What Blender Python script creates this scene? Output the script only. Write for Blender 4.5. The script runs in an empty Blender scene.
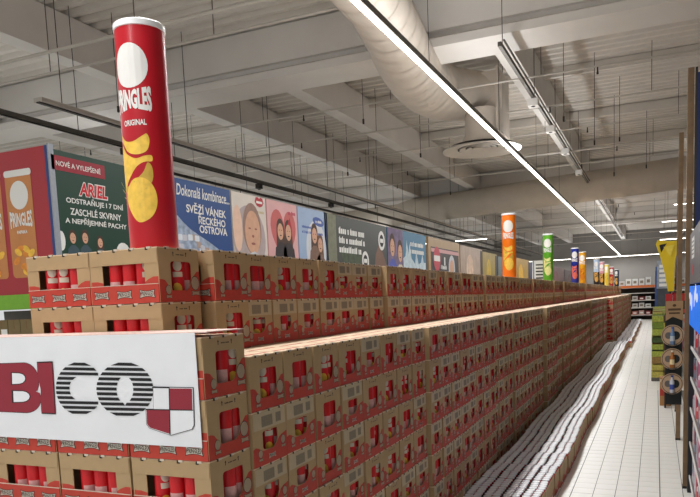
import bpy, bmesh, math, random
from mathutils import Vector, Matrix
from mathutils.geometry import tessellate_polygon
random.seed(7)
S = bpy.context.scene
COL = S.collection
EYE = 2.02
# ------------------------------------------------------------------ camera
def make_camera():
    f, py = 696.76, 381.02
    yaw, pitch, roll = 0.4156007, -0.1124514, -0.041150
    cy, sy = math.cos(yaw), math.sin(yaw)
    fw = Vector((-sy*math.cos(pitch), cy*math.cos(pitch), math.sin(pitch)))
    r = Vector((cy, sy, 0)); u = r.cross(fw)
    r2 = r*math.cos(roll)+u*math.sin(roll); u2 = -r*math.sin(roll)+u*math.cos(roll)
    cd = bpy.data.cameras.new('camera'); cd.sensor_width = 36; cd.sensor_fit = 'HORIZONTAL'
    cd.lens = 36*f/700; cd.shift_y = (py-248.5)/700; cd.clip_end = 300; cd.clip_start = .05
    co = bpy.data.objects.new('camera', cd); COL.objects.link(co)
    b = -fw
    co.matrix_world = Matrix(((r2.x, u2.x, b.x, 0), (r2.y, u2.y, b.y, 0), (r2.z, u2.z, b.z, EYE), (0, 0, 0, 1)))
    S.camera = co
make_camera()
# ------------------------------------------------------------------ world, exposure
W = bpy.data.worlds.new('store_glow'); S.world = W; W.use_nodes = True
W.node_tree.nodes['Background'].inputs[0].default_value = (.975, .99, 1.0, 1)
W.node_tree.nodes['Background'].inputs[1].default_value = .64
S.view_settings.view_transform = 'Standard'; S.view_settings.look = 'None'
S.view_settings.gamma = 1; S.view_settings.use_curve_mapping = False
S.view_settings.exposure = 0.08
LAMP_W = 116.0        # watts per 6 m of tube
UP = .26             # share for the added upward lights that brighten the roof
LAMP_COL = (.985, .995, 1.0)
# ------------------------------------------------------------------ helpers
def lin(c):
    return tuple(((x/255)/12.92 if x/255 <= .04045 else ((x/255+.055)/1.055)**2.4) for x in c)
MATS = {}
def mat(name, rgb, rough=.6, metal=0, var=.06, scale=30, emit=0, bump=0, spec=.4, alpha=1):
    if name in MATS: return MATS[name]
    m = bpy.data.materials.new(name); m.use_nodes = True
    nt = m.node_tree; b = nt.nodes['Principled BSDF']
    c = lin(rgb)
    b.inputs['Roughness'].default_value = rough; b.inputs['Metallic'].default_value = metal
    b.inputs['Specular IOR Level'].default_value = spec
    if emit:
        b.inputs['Emission Color'].default_value = (*c, 1); b.inputs['Emission Strength'].default_value = emit
    if var:
        tc = nt.nodes.new('ShaderNodeTexCoord'); n = nt.nodes.new('ShaderNodeTexNoise')
        n.inputs['Scale'].default_value = scale; n.inputs['Detail'].default_value = 4
        rp = nt.nodes.new('ShaderNodeMapRange')
        rp.inputs['From Min'].default_value = .3; rp.inputs['From Max'].default_value = .7
        rp.inputs['To Min'].default_value = 1-var; rp.inputs['To Max'].default_value = 1+var
        mx = nt.nodes.new('ShaderNodeMix'); mx.data_type = 'RGBA'; mx.blend_type = 'MULTIPLY'
        mx.inputs['Factor'].default_value = 1
        mx.inputs['A'].default_value = (*c, 1)
        nt.links.new(tc.outputs['Object'], n.inputs['Vector']); nt.links.new(n.outputs['Fac'], rp.inputs['Value'])
        nt.links.new(rp.outputs['Result'], mx.inputs['B']); nt.links.new(mx.outputs['Result'], b.inputs['Base Color'])
        if bump:
            bp = nt.nodes.new('ShaderNodeBump'); bp.inputs['Strength'].default_value = bump; bp.inputs['Distance'].default_value = .01
            nt.links.new(n.outputs['Fac'], bp.inputs['Height']); nt.links.new(bp.outputs['Normal'], b.inputs['Normal'])
    else:
        b.inputs['Base Color'].default_value = (*c, 1)
    MATS[name] = m
    return m
def rows_mat(name, rgb, pitch, axis, depth=.25, rough=.5, metal=.0):
    """smooth sheet with fine ribs (bump) along one axis: spiral seams of ducts, siding"""
    m = mat(name, rgb, rough, metal, .05, 3)
    nt = m.node_tree; b = nt.nodes['Principled BSDF']
    tc = nt.nodes.new('ShaderNodeTexCoord'); w = nt.nodes.new('ShaderNodeTexWave')
    w.wave_type = 'BANDS'; w.bands_direction = axis; w.inputs['Scale'].default_value = math.pi/10/pitch if False else .314/pitch
    w.inputs['Distortion'].default_value = 0
    bp = nt.nodes.new('ShaderNodeBump'); bp.inputs['Strength'].default_value = depth; bp.inputs['Distance'].default_value = .02
    nt.links.new(tc.outputs['Object'], w.inputs['Vector']); nt.links.new(w.outputs['Fac'], bp.inputs['Height'])
    nt.links.new(bp.outputs['Normal'], b.inputs['Normal'])
    return m

class Frame:
    def __init__(s, o, u, v):
        s.o = Vector(o); s.u = Vector(u).normalized(); s.v = Vector(v).normalized(); s.n = s.u.cross(s.v)
    def p(s, a, b, d=0): return s.o+s.u*a+s.v*b+s.n*d
    def at(s, a, b, d=0): return Frame(s.p(a, b, d), s.u, s.v)
def tri2d(contours):
    pts = [p for c in contours for p in c]
    t = tessellate_polygon([[Vector((p[0], p[1], 0)) for p in c] for c in contours])
    out = []
    for a, b, c in t:
        ax, ay = pts[a]; bx, by = pts[b]; cx, cy = pts[c]
        ar = (bx-ax)*(cy-ay)-(by-ay)*(cx-ax)
        if abs(ar) < 1e-14: continue
        out.append((a, b, c) if ar > 0 else (a, c, b))
    return pts, out
TXT = {}
def text2d(s, bold=0.0, res=2):
    k = (s, bold, res)
    if k in TXT: return TXT[k]
    cu = bpy.data.curves.new('t', 'FONT'); cu.body = s; cu.size = 1; cu.resolution_u = res; cu.offset = bold
    cu.align_x = 'CENTER'; cu.fill_mode = 'FRONT'
    ob = bpy.data.objects.new('t', cu); COL.objects.link(ob)
    dg = bpy.context.evaluated_depsgraph_get(); dg.update()
    ev = ob.evaluated_get(dg); me = ev.to_mesh()
    me.calc_loop_triangles()
    v = [(p.co.x, p.co.y) for p in me.vertices]; t = [tuple(l.vertices) for l in me.loop_triangles]
    ev.to_mesh_clear(); bpy.data.objects.remove(ob); bpy.data.curves.remove(cu)
    tt = []
    for a, b, c in t:
        ar = (v[b][0]-v[a][0])*(v[c][1]-v[a][1])-(v[b][1]-v[a][1])*(v[c][0]-v[a][0])
        tt.append((a, b, c) if ar > 0 else (a, c, b))
    if v:
        x0 = min(p[0] for p in v); x1 = max(p[0] for p in v); y0 = min(p[1] for p in v); y1 = max(p[1] for p in v)
    else: x0 = y0 = 0; x1 = y1 = 1
    TXT[k] = (v, tt, (x0, x1, y0, y1))
    return TXT[k]
def ell(cx, cy, rx, ry, n=20, a0=0, rot=0):
    out = []
    for i in range(n):
        a = a0+2*math.pi*i/n; x = rx*math.cos(a); y = ry*math.sin(a)
        out.append((cx+x*math.cos(rot)-y*math.sin(rot), cy+x*math.sin(rot)+y*math.cos(rot)))
    return out
def rrect(x0, y0, x1, y1, r, n=3):
    out = []
    for cx, cy, a in ((x1-r, y0+r, -90), (x1-r, y1-r, 0), (x0+r, y1-r, 90), (x0+r, y0+r, 180)):
        for i in range(n+1):
            t = math.radians(a+90*i/n); out.append((cx+r*math.cos(t), cy+r*math.sin(t)))
    return out
class MB:
    def __init__(s): s.v = []; s.f = []; s.m = []
    def box(s, c, d, m=0):
        i = len(s.v); cx, cy, cz = c; a, b, h = d[0]/2, d[1]/2, d[2]/2
        for z in (-h, h):
            for x, y in ((-a, -b), (a, -b), (a, b), (-a, b)): s.v.append((cx+x, cy+y, cz+z))
        for q in ((0, 3, 2, 1), (4, 5, 6, 7), (0, 1, 5, 4), (1, 2, 6, 5), (2, 3, 7, 6), (3, 0, 4, 7)):
            s.f.append(tuple(i+k for k in q)); s.m.append(m)
        return s
    def bx(s, x0, x1, y0, y1, z0, z1, m=0):
        return s.box(((x0+x1)/2, (y0+y1)/2, (z0+z1)/2), (abs(x1-x0), abs(y1-y0), abs(z1-z0)), m)
    def flat(s, F, contours, m=0, d=0):
        pts, t = tri2d(contours); i = len(s.v)
        s.v += [tuple(F.p(a, b, d)) for a, b in pts]
        for q in t: s.f.append(tuple(i+k for k in q)); s.m.append(m)
        return s
    def prism(s, F, contours, d0, d1, m=0, back=True):
        pts, t = tri2d(contours); n = len(pts); i = len(s.v)
        s.v += [tuple(F.p(a, b, d1)) for a, b in pts]; s.v += [tuple(F.p(a, b, d0)) for a, b in pts]
        for q in t:
            s.f.append(tuple(i+k for k in q)); s.m.append(m)
            if back: s.f.append(tuple(i+n+k for k in reversed(q))); s.m.append(m)
        o = 0
        for ci, c in enumerate(contours):
            k = len(c); ar = sum(c[j][0]*c[(j+1) % k][1]-c[(j+1) % k][0]*c[j][1] for j in range(k))
            ccw = (ar > 0) == (ci == 0)
            for j in range(k):
                a, b = o+j, o+(j+1) % k
                s.f.append((i+a, i+n+a, i+n+b, i+b) if ccw else (i+b, i+n+b, i+n+a, i+a)); s.m.append(m)
            o += k
        return s
    def text(s, F, string, a, b, w=None, h=None, m=0, d=.0006, bold=0, res=2, shear=0, arch=0):
        """text centred on (a,b) inside frame; w/h scale its bounding box"""
        v, t, (x0, x1, y0, y1) = text2d(string, bold, res)
        if not v: return s
        sx = w/(x1-x0) if w else None; sy = h/(y1-y0) if h else None
        sx = sx or sy; sy = sy or sx
        i = len(s.v); cx, cy = (x0+x1)/2, (y0+y1)/2
        for x, y in v:
            X = (x-cx)*sx; Yv = (y-cy)*sy
            if arch: Yv = Yv*(1+arch*(2*X/(sx*(x1-x0)))**2)
            s.v.append(tuple(F.p(a+X+shear*Yv, b+Yv, d)))
        for q in t: s.f.append(tuple(i+k for k in q)); s.m.append(m)
        return s
    def tube(s, path, r, n=8, m=0, cap=True):
        P = [Vector(p) for p in path]; i0 = len(s.v); up = None
        rr = r if isinstance(r, (list, tuple)) else [r]*len(P)
        for k, p in enumerate(P):
            t = (P[min(k+1, len(P)-1)]-P[max(k-1, 0)]).normalized()
            if up is None:
                up = Vector((0, 0, 1)) if abs(t.z) < .9 else Vector((1, 0, 0))
            a = t.cross(up).normalized(); b = a.cross(t).normalized(); up = b
            for j in range(n):
                th = 2*math.pi*j/n
                s.v.append(tuple(p+(a*math.cos(th)+b*math.sin(th))*rr[k]))
        for k in range(len(P)-1):
            for j in range(n):
                q = i0+k*n+j; w = i0+k*n+(j+1) % n
                s.f.append((q, w, w+n, q+n)); s.m.append(m)
        if cap:
            s.f.append(tuple(i0+j for j in reversed(range(n)))); s.m.append(m)
            e = i0+(len(P)-1)*n
            s.f.append(tuple(e+j for j in range(n))); s.m.append(m)
        return s
    def lathe(s, prof, n=16, mats=None, c=(0, 0, 0)):
        """prof: list of (r,z) bottom to top; mats per segment"""
        i0 = len(s.v); rings = []
        for r, z in prof:
            if r < 1e-6: s.v.append((c[0], c[1], c[2]+z)); rings.append([len(s.v)-1])
            else:
                ring = []
                for j in range(n):
                    a = 2*math.pi*j/n; s.v.append((c[0]+r*math.cos(a), c[1]+r*math.sin(a), c[2]+z)); ring.append(len(s.v)-1)
                rings.append(ring)
        for k in range(len(rings)-1):
            A, B = rings[k], rings[k+1]; mm = mats[k] if mats else 0
            for j in range(n):
                if callable(mm): mi = mm(2*math.pi*(j+.5)/n)
                else: mi = mm
                a, b = A[j % len(A)], A[(j+1) % len(A)]; c2, d = B[(j+1) % len(B)], B[j % len(B)]
                if len(A) == 1 and len(B) == 1: continue
                if len(A) == 1: s.f.append((a, c2, d))
                elif len(B) == 1: s.f.append((a, b, d))
                else: s.f.append((a, b, c2, d))
                s.m.append(mi)
        return s
    def wrap(s, pts, tris, R, th0, m=0, zc=0, step=14):
        """2D triangles wrapped on a z-axis cylinder of radius R about the origin"""
        bm = bmesh.new(); vs = [bm.verts.new((x, y, 0)) for x, y in pts]
        for t in tris:
            try: bm.faces.new([vs[k] for k in t])
            except ValueError: pass
        xs = [p[0] for p in pts]; w = math.radians(step)*R
        k = math.floor(min(xs)/w)
        while k*w < max(xs):
            bmesh.ops.bisect_plane(bm, geom=bm.verts[:]+bm.edges[:]+bm.faces[:], plane_co=(k*w, 0, 0), plane_no=(1, 0, 0)); k += 1
        bm.verts.index_update(); i = len(s.v)
        for v in bm.verts:
            a = th0+v.co.x/R; s.v.append((R*math.cos(a), R*math.sin(a), zc+v.co.y))
        for f in bm.faces: s.f.append(tuple(i+v.index for v in f.verts)); s.m.append(m)
        bm.free(); return s
    def mesh(s, name, mats, smooth=None):
        me = bpy.data.meshes.new(name); me.from_pydata(s.v, [], s.f)
        for m in (mats if isinstance(mats, (list, tuple)) else [mats]): me.materials.append(m)
        if any(s.m): me.polygons.foreach_set('material_index', s.m)
        if smooth:
            me.polygons.foreach_set('use_smooth', [True]*len(me.polygons)); me.set_sharp_from_angle(angle=math.radians(smooth))
        me.update(); return me
    def build(s, name, mats, parent=None, smooth=None, loc=None, label=None):
        return ob(name, s.mesh(name, mats, smooth), parent, loc, label)
def ob(name, me, parent=None, loc=None, label=None):
    o = bpy.data.objects.new(name, me); COL.objects.link(o)
    if name in ('hinge_tabs', 'handling_marks', 'small_print', 'lid_print', 'plaque_print', 'code_sticker'): o['kind'] = 'stuff'
    if parent is not None: o.parent = parent
    if loc is not None: o.location = loc
    if label: o['label'] = label
    return o
def tag(o, label, cat, group=None, kind=None):
    o['label'] = label; o['category'] = cat
    if group: o['group'] = group
    if kind: o['kind'] = kind
    return o
def thing(name, label, cat, loc=(0, 0, 0), rotz=0, group=None):
    o = bpy.data.objects.new(name, None); COL.objects.link(o); o.empty_display_size = .1
    o.location = loc; o.rotation_euler = (0, 0, rotz)
    return tag(o, label, cat, group)
def struct(o): o['kind'] = 'structure'; return o
def merged(name, items, parent=None):
    """one mesh out of many (mesh, matrix) placements"""
    v = []; f = []; mi = []; mats = []; sm = []
    for me, M in items:
        i = len(v); remap = []
        for m in me.materials:
            if m not in mats: mats.append(m)
            remap.append(mats.index(m))
        v += [tuple(M @ p.co) for p in me.vertices]
        for p in me.polygons:
            f.append(tuple(i+k for k in p.vertices)); mi.append(remap[p.material_index]); sm.append(p.use_smooth)
    me = bpy.data.meshes.new(name); me.from_pydata(v, [], f)
    for m in mats: me.materials.append(m)
    me.polygons.foreach_set('material_index', mi); me.polygons.foreach_set('use_smooth', sm); me.update()
    return ob(name, me, parent)
ORD = ['zeroth', 'first', 'second', 'third', 'fourth', 'fifth', 'sixth', 'seventh', 'eighth', 'ninth', 'tenth', 'eleventh', 'twelfth', 'thirteenth', 'fourteenth', 'fifteenth', 'sixteenth', 'seventeenth', 'eighteenth', 'nineteenth', 'twentieth']
TENS = {2: 'twenty', 3: 'thirty', 4: 'forty', 5: 'fifty', 6: 'sixty', 7: 'seventy', 8: 'eighty', 9: 'ninety'}
TIETH = {2: 'twentieth', 3: 'thirtieth', 4: 'fortieth', 5: 'fiftieth', 6: 'sixtieth', 7: 'seventieth', 8: 'eightieth', 9: 'ninetieth'}
def nth(n):
    if n <= 20: return ORD[n]
    if n >= 100: return 'hundredth' if n == 100 else 'hundred-and-'+nth(n-100)
    return TIETH[n//10] if n % 10 == 0 else TENS[n//10]+'-'+ORD[n % 10]

# ------------------------------------------------------------------ materials
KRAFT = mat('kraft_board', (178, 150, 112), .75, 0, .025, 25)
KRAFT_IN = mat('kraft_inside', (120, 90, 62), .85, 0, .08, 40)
KTOP = mat('kraft_lid', (226, 200, 170), .7, 0, .05, 20)  # paler than the sides, strip light from above put into the colour
KRED = mat('case_red_print', (186, 62, 48), .6, 0, .05, 40)
KREDD = mat('case_dark_red', (150, 40, 34), .6, 0, .05, 40)
CREAM = mat('print_cream', (208, 196, 178), .6, 0, .03)
SILVER = mat('print_silver', (200, 190, 176), .5, 0, .05, 60)
INK = mat('print_ink', (32, 26, 24), .6, 0, 0)
LABELW = mat('sticker_pale', (188, 170, 140), .6, 0, .04)
CODE = mat('sticker_code', (136, 124, 106), .7, 0, .12, 120)
CRED = mat('can_red', (206, 26, 34), .35, 0, .05, 20)
CDRED = mat('can_deep_red', (168, 18, 28), .35, 0, .05, 20)
CPALE = mat('can_info_panel', (222, 170, 166), .45, 0, .08, 90)
CLID = mat('can_lid_white', (236, 236, 238), .35, 0, .02)
CMETAL = mat('can_metal', (190, 190, 192), .3, .9, .02)
CHIP = mat('chip_yellow', (240, 190, 66), .5, 0, .14, 25)
CHIPD = mat('chip_orange', (224, 140, 50), .5, 0, .15, 25)
WHITE = mat('white_paint', (232, 230, 226), .5, 0, .03, 5)
BANW = mat('banner_white', (234, 236, 240), .55, 0, .025, 6)
BRED = mat('banner_maroon', (146, 40, 56), .55, 0, .04, 10)
BLACK = mat('black_print', (22, 20, 22), .5, 0, 0)
CEIL = mat('roof_sheet', (214, 208, 200), .6, .0, .05, 2)
CONC = mat('beam_paint', (222, 218, 213), .65, 0, .04, 1.5)
PIPE = mat('pipe_white', (196, 190, 181), .45, 0, .03, 4)
STEEL = mat('galvanised', (104, 100, 94), .45, .5, .06, 10)
DARKST = mat('dark_steel', (58, 54, 50), .5, .4, .04, 10)
DUCT = rows_mat('spiral_duct', (208, 197, 184), .30, 'Y', .35)
DUCTX = rows_mat('spiral_duct_cross', (196, 186, 172), .30, 'X', .35)
WALLM = mat('wall_grey', (138, 134, 129), .8, 0, .04, 1)
WOOD = mat('pine_post', (134, 108, 80), .6, 0, .15, 12)
TUBE = mat('lamp_diffuser', (255, 250, 240), .4, 0, 0, emit=9)
GLAZE = mat('tile_glaze', (240, 238, 232), .4, 0, .045, 3.5, spec=.5)
GROUT = mat('grout', (104, 99, 93), .85, 0, .05, 30)

# ------------------------------------------------------------------ setting: floor, roof, walls
def make_floor():
    m = mat('floor_tiles_far', (224, 218, 206), .34, 0, .05, 3.5)
    nt = m.node_tree; b = nt.nodes['Principled BSDF']
    tc = nt.nodes.new('ShaderNodeTexCoord'); mp = nt.nodes.new('ShaderNodeMapping')
    mp.inputs['Location'].default_value = (-.055, 0, 0)
    br = nt.nodes.new('ShaderNodeTexBrick'); br.offset = 0; br.inputs['Scale'].default_value = 1
    br.inputs['Brick Width'].default_value = .2065; br.inputs['Row Height'].default_value = .2065
    br.inputs['Mortar Size'].default_value = .0026; br.inputs['Mortar Smooth'].default_value = 0
    br.inputs['Color1'].default_value = (*lin((240, 238, 232)), 1); br.inputs['Color2'].default_value = (*lin((234, 232, 226)), 1)
    br.inputs['Mortar'].default_value = (*lin((128, 122, 114)), 1)
    nt.links.new(tc.outputs['Object'], mp.inputs['Vector']); nt.links.new(mp.outputs['Vector'], br.inputs['Vector'])
    nt.links.new(br.outputs['Color'], b.inputs['Base Color'])
    fl = struct(MB().bx(-24, 14, -8, 62, -.2, 0).build('floor', m))
    g = MB().bx(-.892, .675, 6.60, 15.28, 0, .001).build('grout_bed', GROUT, fl)
    meshes = {}
    xs = [(-.89, -.7735)]+[(-.771+.2065*k, -.771+.2065*(k+1)) for k in range(7)]
    for r in range(42):
        y0 = 6.605+.2065*r
        for (x0, x1) in xs[:7]:
            w = round(x1-x0-.0060, 4)
            if abs(x1-.055) < .003: w -= .004
            big = (r == 12)
            l = .2000-(.004 if big else 0)
            k = (w, l)
            if k not in meshes:
                meshes[k] = MB().bx(0, w, 0, l, .001, .0042).mesh('floor_tile', GLAZE)
            ob('floor_tile', meshes[k], fl, (x0+.002, y0, random.uniform(0, .0006)))
make_floor()
KS = 1.22           # the roof stands this much higher than first paced out
DZ = EYE+3.68*KS      # roof sheet height
def make_roof():
    # trapezoidal roof sheet, ribs running across the aisle
    mb = MB(); y = -6; p = .28; x0, x1 = -22, 12
    prof = []
    while y < 60:
        prof += [(y, 0), (y+.09, 0), (y+.13, .07), (y+.24, .07)]; y += p
    i = 0
    for (yy, z) in prof: mb.v += [(x0, yy, DZ+z), (x1, yy, DZ+z)]
    for k in range(len(prof)-1):
        mb.f.append((2*k, 2*k+2, 2*k+3, 2*k+1)); mb.m.append(0)
    n = len(mb.v)
    mb.v += [(x0, -6, DZ+.2), (x1, -6, DZ+.2), (x1, 60, DZ+.2), (x0, 60, DZ+.2)]; mb.f.append((n, n+1, n+2, n+3)); mb.m.append(0)
    c = struct(mb.build('ceiling', CEIL))
    # cross girders and secondary beams carry the sheet: parts of the ceiling
    for y in (10.75, 26.2, 41.7):
        g = MB()
        F = Frame((x0, y, EYE), (0, -1, 0), (0, 0, 1))   # profile in (-y,z), extruded along +x
        pr = [(a*1.22, b*1.22) for a, b in ((-.33, 3.0), (.33, 3.0), (.33, 3.10), (.20, 3.16), (.20, 3.21), (.27, 3.21), (.27, 3.67), (-.27, 3.67), (-.27, 3.21), (-.20, 3.21), (-.20, 3.16), (-.33, 3.10))]
        F.n = Vector((1, 0, 0)); g.prism(F, [pr], 0, x1-x0)
        g.build('girder', CONC, c)
    for x in (-13.6, -9.83, -6.04, -2.24, 1.55, 5.35):
        for (a, b) in ((-6, 10.42), (11.09, 25.86), (26.54, 41.36), (42.04, 56.9)):
            if a < 0:
                if x not in (-9.83, -13.6): continue
                x += 1.5
            s = MB(); s.bx(x-.15, x+.15, a, b, EYE+3.15*KS, EYE+3.67*KS); s.build('beam', CONC, c)
    # purlin flange line under the sheet
    for y in (15.0, 18.8, 22.4, 31, 36):
        MB().bx(x0, x1, y, y+.1, EYE+3.52*KS, EYE+3.67*KS).build('purlin', CEIL, c)
    return c
make_roof()
struct(MB().bx(-24, 14, 57, 57.3, 0, DZ).build('wall_back', WALLM))
struct(MB().bx(8, 8.3, -8, 57, 0, DZ).build('unseen_wall_right', WALLM))  # added out of view, blocks ambient light from the right

# ------------------------------------------------------------------ ceiling services
def lamp_line(name, label, x0, y0, x1, y1, z, watts, axis='Y', hang=3.0, group=None):
    t = thing(name, label, 'light', ((x0+x1)/2, (y0+y1)/2, z), 0, group)
    L = math.hypot(x1-x0, y1-y0); a = (0, 1, 0) if axis == 'Y' else (1, 0, 0)
    def bxx(w, z0, z1, l=L):
        return MB().box((0, 0, (z0+z1)/2), (w, l, z1-z0) if axis == 'Y' else (l, w, z1-z0))
    bxx(.085, .012, .075).build('housing', STEEL if axis == 'Y' else WHITE, t)
    bxx(.055, -.004, .012).build('diffuser', TUBE, t)
    n = max(2, int(L/hang)+1); w = MB()
    for k in range(n):
        q = -L/2+.2+(L-.4)*k/(n-1)
        mb = MB(); px, py = (0, q) if axis == 'Y' else (q, 0)
        mb.tube([(px, py, .07), (px, py, DZ-z)], .004, 5); mb.build('hanger', DARKST, t)
    seg = max(1, round(L/6))
    for k in range(seg):
        ld = bpy.data.lights.new('lamp_glow', 'AREA'); ld.shape = 'RECTANGLE'; ld.color = LAMP_COL
        l = L/seg; ld.size = .06 if axis == 'Y' else l; ld.size_y = l if axis == 'Y' else .06
        ld.energy = watts*l/6
        lo = bpy.data.objects.new('lamp_glow', ld); COL.objects.link(lo); lo.parent = t
        q = -L/2+l*(k+.5); lo.location = (0, q, -.008) if axis == 'Y' else (q, 0, -.008)
        if axis == 'Y' and abs(y0+l*(k+.5)-24) < 3.2 and x0 > -5: continue     # no added uplight here, avoids a hot spot on the duct
        lu = ld.copy(); lu.energy = ld.energy*UP; uo = bpy.data.objects.new('roof_fill_light', lu); COL.objects.link(uo); uo.parent = t  # fill light added above the housing to brighten the roof
        uo.location = (lo.location.x, lo.location.y, .082); uo.rotation_euler = (math.pi, 0, 0)
    return t
lamp_line('linear_light', 'long continuous white strip light running above the stacked cases towards the back', -2.42, -4, -2.42, 56, EYE+2.6, LAMP_W, 'Y', 4)
lamp_line('linear_light', 'long white strip light crossing the hall in front of the back wall', -9.6, 55.2, 3, 55.2, EYE+2.52, LAMP_W*.6, 'X', 4)
for k, (x, y) in enumerate(((.5, 24.4), (.2, 30.2), (.15, 35.3), (.17, 40.9))):
    lamp_line('linear_light', 'short white strip light beyond the timber posts, %s from the camera' % nth(k+1), x, y, x+1.5, y, EYE+2.6, LAMP_W, 'X', 1.4, 'short lights past the posts')
lamp_line('linear_light', 'short white strip light hanging above the far advertising panels', -8.5, 32, -7.05, 32, EYE+2.6, LAMP_W, 'X', 1.4)
lamp_line('linear_light', 'added unseen strip light over the next aisle, brightening the roof behind the advertising panels', -10.0, -4, -10.0, 50, EYE+2.6, LAMP_W*.38, 'Y', 6)  # added out of sight to brighten the left part of the roof
def make_duct():
    t = thing('air_duct', 'wide spiral air duct bending down beside the strip light to a round diffuser', 'duct', (0, 0, 0))
    path = [(-2.5, -3, EYE+3.3), (-2.6, 2, EYE+3.3), (-2.94, 7.81, EYE+3.39), (-3.165, 9.03, EYE+3.47), (-3.42, 10.2, EYE+3.55), (-3.64, 11.45, EYE+3.66), (-3.73, 12.3, EYE+3.74), (-3.70, 12.9, EYE+3.78), (-3.58, 13.38, EYE+3.83), (-3.36, 13.75, EYE+3.86), (-3.1, 13.95, EYE+3.86), (-2.8, 14.05, EYE+3.86)]
    rad = [.33, .33, .35, .39, .43, .47, .49, .49, .48, .46, .44, .42]
    path = [(x, y, min(z, EYE+3.66*KS-r-.02)-(.0)) for (x, y, z), r in zip(path, rad)]
    MB().tube(path, rad, 28).build('duct_tube', DUCT, t, 50)
    for k in range(18):
        y = 5.4+.45*k
        for (a, b, ra, rb) in zip(path, path[1:], rad, rad[1:]):
            if a[1] <= y < b[1]:
                q = (y-a[1])/(b[1]-a[1]); A, B = Vector(a), Vector(b); c = A.lerp(B, q); d = (B-A).normalized()*.012
                MB().tube([c-d, c+d], ra+(rb-ra)*q+.006, 28, cap=False).build('seam', DUCT, t, 50)
    MB().bx(-3.05, -2.76, 13.6, 14.5, EYE+3.2, EYE+4.2).build('plenum_box', DUCT, t)
    MB().bx(-2.76, -2.72, 13.5, 14.6, EYE+3.12, EYE+4.25).build('flange_plate', DUCT, t)
    c = (-3.05, 13.56, 0); zz = EYE+2.76
    MB().lathe([(.42, zz+.08), (.30, zz+.3), (.30, EYE+3.5)], 24, None, c).build('neck', DUCT, t, 40)
    for r0, r1, dz in ((.46, .74, 0), (.31, .42, .02), (.20, .28, .03), (.10, .17, .035), (0, .07, .04)):
        MB().lathe([(r0+1e-4, zz+dz+.05), (r0+1e-4, zz+dz+.035), (r1, zz+dz), (r1, zz+dz+.02), (r0+1e-4, zz+dz+.05)], 28, None, c).build('diffuser_ring', PIPE, t, 40)
    MB().lathe([(0, zz+.085), (.6, zz+.08), (.6, zz+.085), (0, zz+.09)], 24, None, c).build('diffuser_back', DARKST, t)
make_duct()
def far_duct():
    t = thing('air_duct', 'straight wide spiral duct crossing the hall below the roof in the middle distance', 'duct')
    a, b = Vector((-13.0, 27.4, EYE+3.36)), Vector((3.0, 22.4, EYE+3.36))
    MB().tube([a.lerp(b, k/12) for k in range(13)], .47, 24).build('duct_tube', DUCTX, t, 50)
    for k in range(1, 17):
        c = a.lerp(b, k/17); d = (b-a).normalized()*.012
        MB().tube([c-d, c+d], .476, 24, cap=False).build('seam', DUCTX, t, 50)
    for k in range(1, 5):
        c = a.lerp(b, k/5); MB().tube([(c.x, c.y, c.z+.46), (c.x, c.y, DZ)], .006, 5).build('hanger', DARKST, t)
far_duct()
# sprinkler pipes across the hall
PIPES = [(5.55, 2.62, .03), (6.25, 2.72, .028), (10.3, 3.0, .024), (11.8, 2.95, .024), (13.6, 2.95, .024), (15.4, 2.9, .026), (17.0, 2.9, .022), (25.0, 2.85, .026), (28.0, 2.85, .024), (31.5, 2.8, .026), (37.5, 2.8, .024), (42, 2.8, .024)]
PIPES = [(y*KS, z*KS, r*.72) for y, z, r in PIPES]
for k, (y, z, r) in enumerate(PIPES):
    t = thing('sprinkler_pipe', 'thin white pipe hung under the roof across the hall, %s from the camera' % nth(k+1), 'pipe', (0, y, EYE+z), 0, 'pipes under the roof')
    MB().tube([(-16, 0, 0), (8, 0, 0)], r, 8).build('pipe', PIPE, t, 50)
    for j in range(8):
        x = -13.6+2.7*j+(k % 3)*.5
        MB().tube([(x, 0, 0), (x, 0, DZ-EYE-z)], .007, 5).build('hanger', STEEL, t)
        if j % 2 == 0 and k > 1:
            MB().lathe([(.0, -.13), (.02, -.12), (.012, -.06), (.012, 0)], 8, None, (x+.9, 0, 0)).build('sprinkler_head', DARKST, t)
# busbar tracks running down the hall
def track(label, x, y0, y1, z, w, h, m, step=2.4, spots=()):
    t = thing('cable_track', label, 'cable track', (x, y0, z))
    L = y1-y0
    MB().box((0, L/2, 0), (w, L, h)).build('rail', m, t)
    MB().box((0, L/2, -h/2-.008), (w*.4, L, .016)).build('rail_groove', DARKST, t)
    n = int(L/step)
    for k in range(n):
        y = .4+step*k
        MB().tube([(0, y, h/2), (0, y, DZ-z)], .006, 5).build('hanger', DARKST, t)
    for y in spots:
        b = MB().box((0, y-y0, -h/2-.07), (.1, .14, .1)).build('junction_box', DARKST, t)
        MB().box((0, y-y0, -h/2-.13), (.05, .05, .03)).build('box_lens', STEEL, b)
track('dark steel busbar track hanging high above the advertising panels on the left', -7.93, 1, 50, EYE+2.684, .07, .06, STEEL, 2.3, (6.1, 9.3, 13.5, 17.2))
track('pale slotted cable tray hanging right of the dark busbar track', -7.12, 6.8, 50, EYE+2.684, .14, .05, PIPE, 2.7)
track('thin dark cable rail left of the pale slotted tray, further back', -9.4, 12, 50, EYE+2.87, .05, .04, DARKST, 3)
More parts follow.
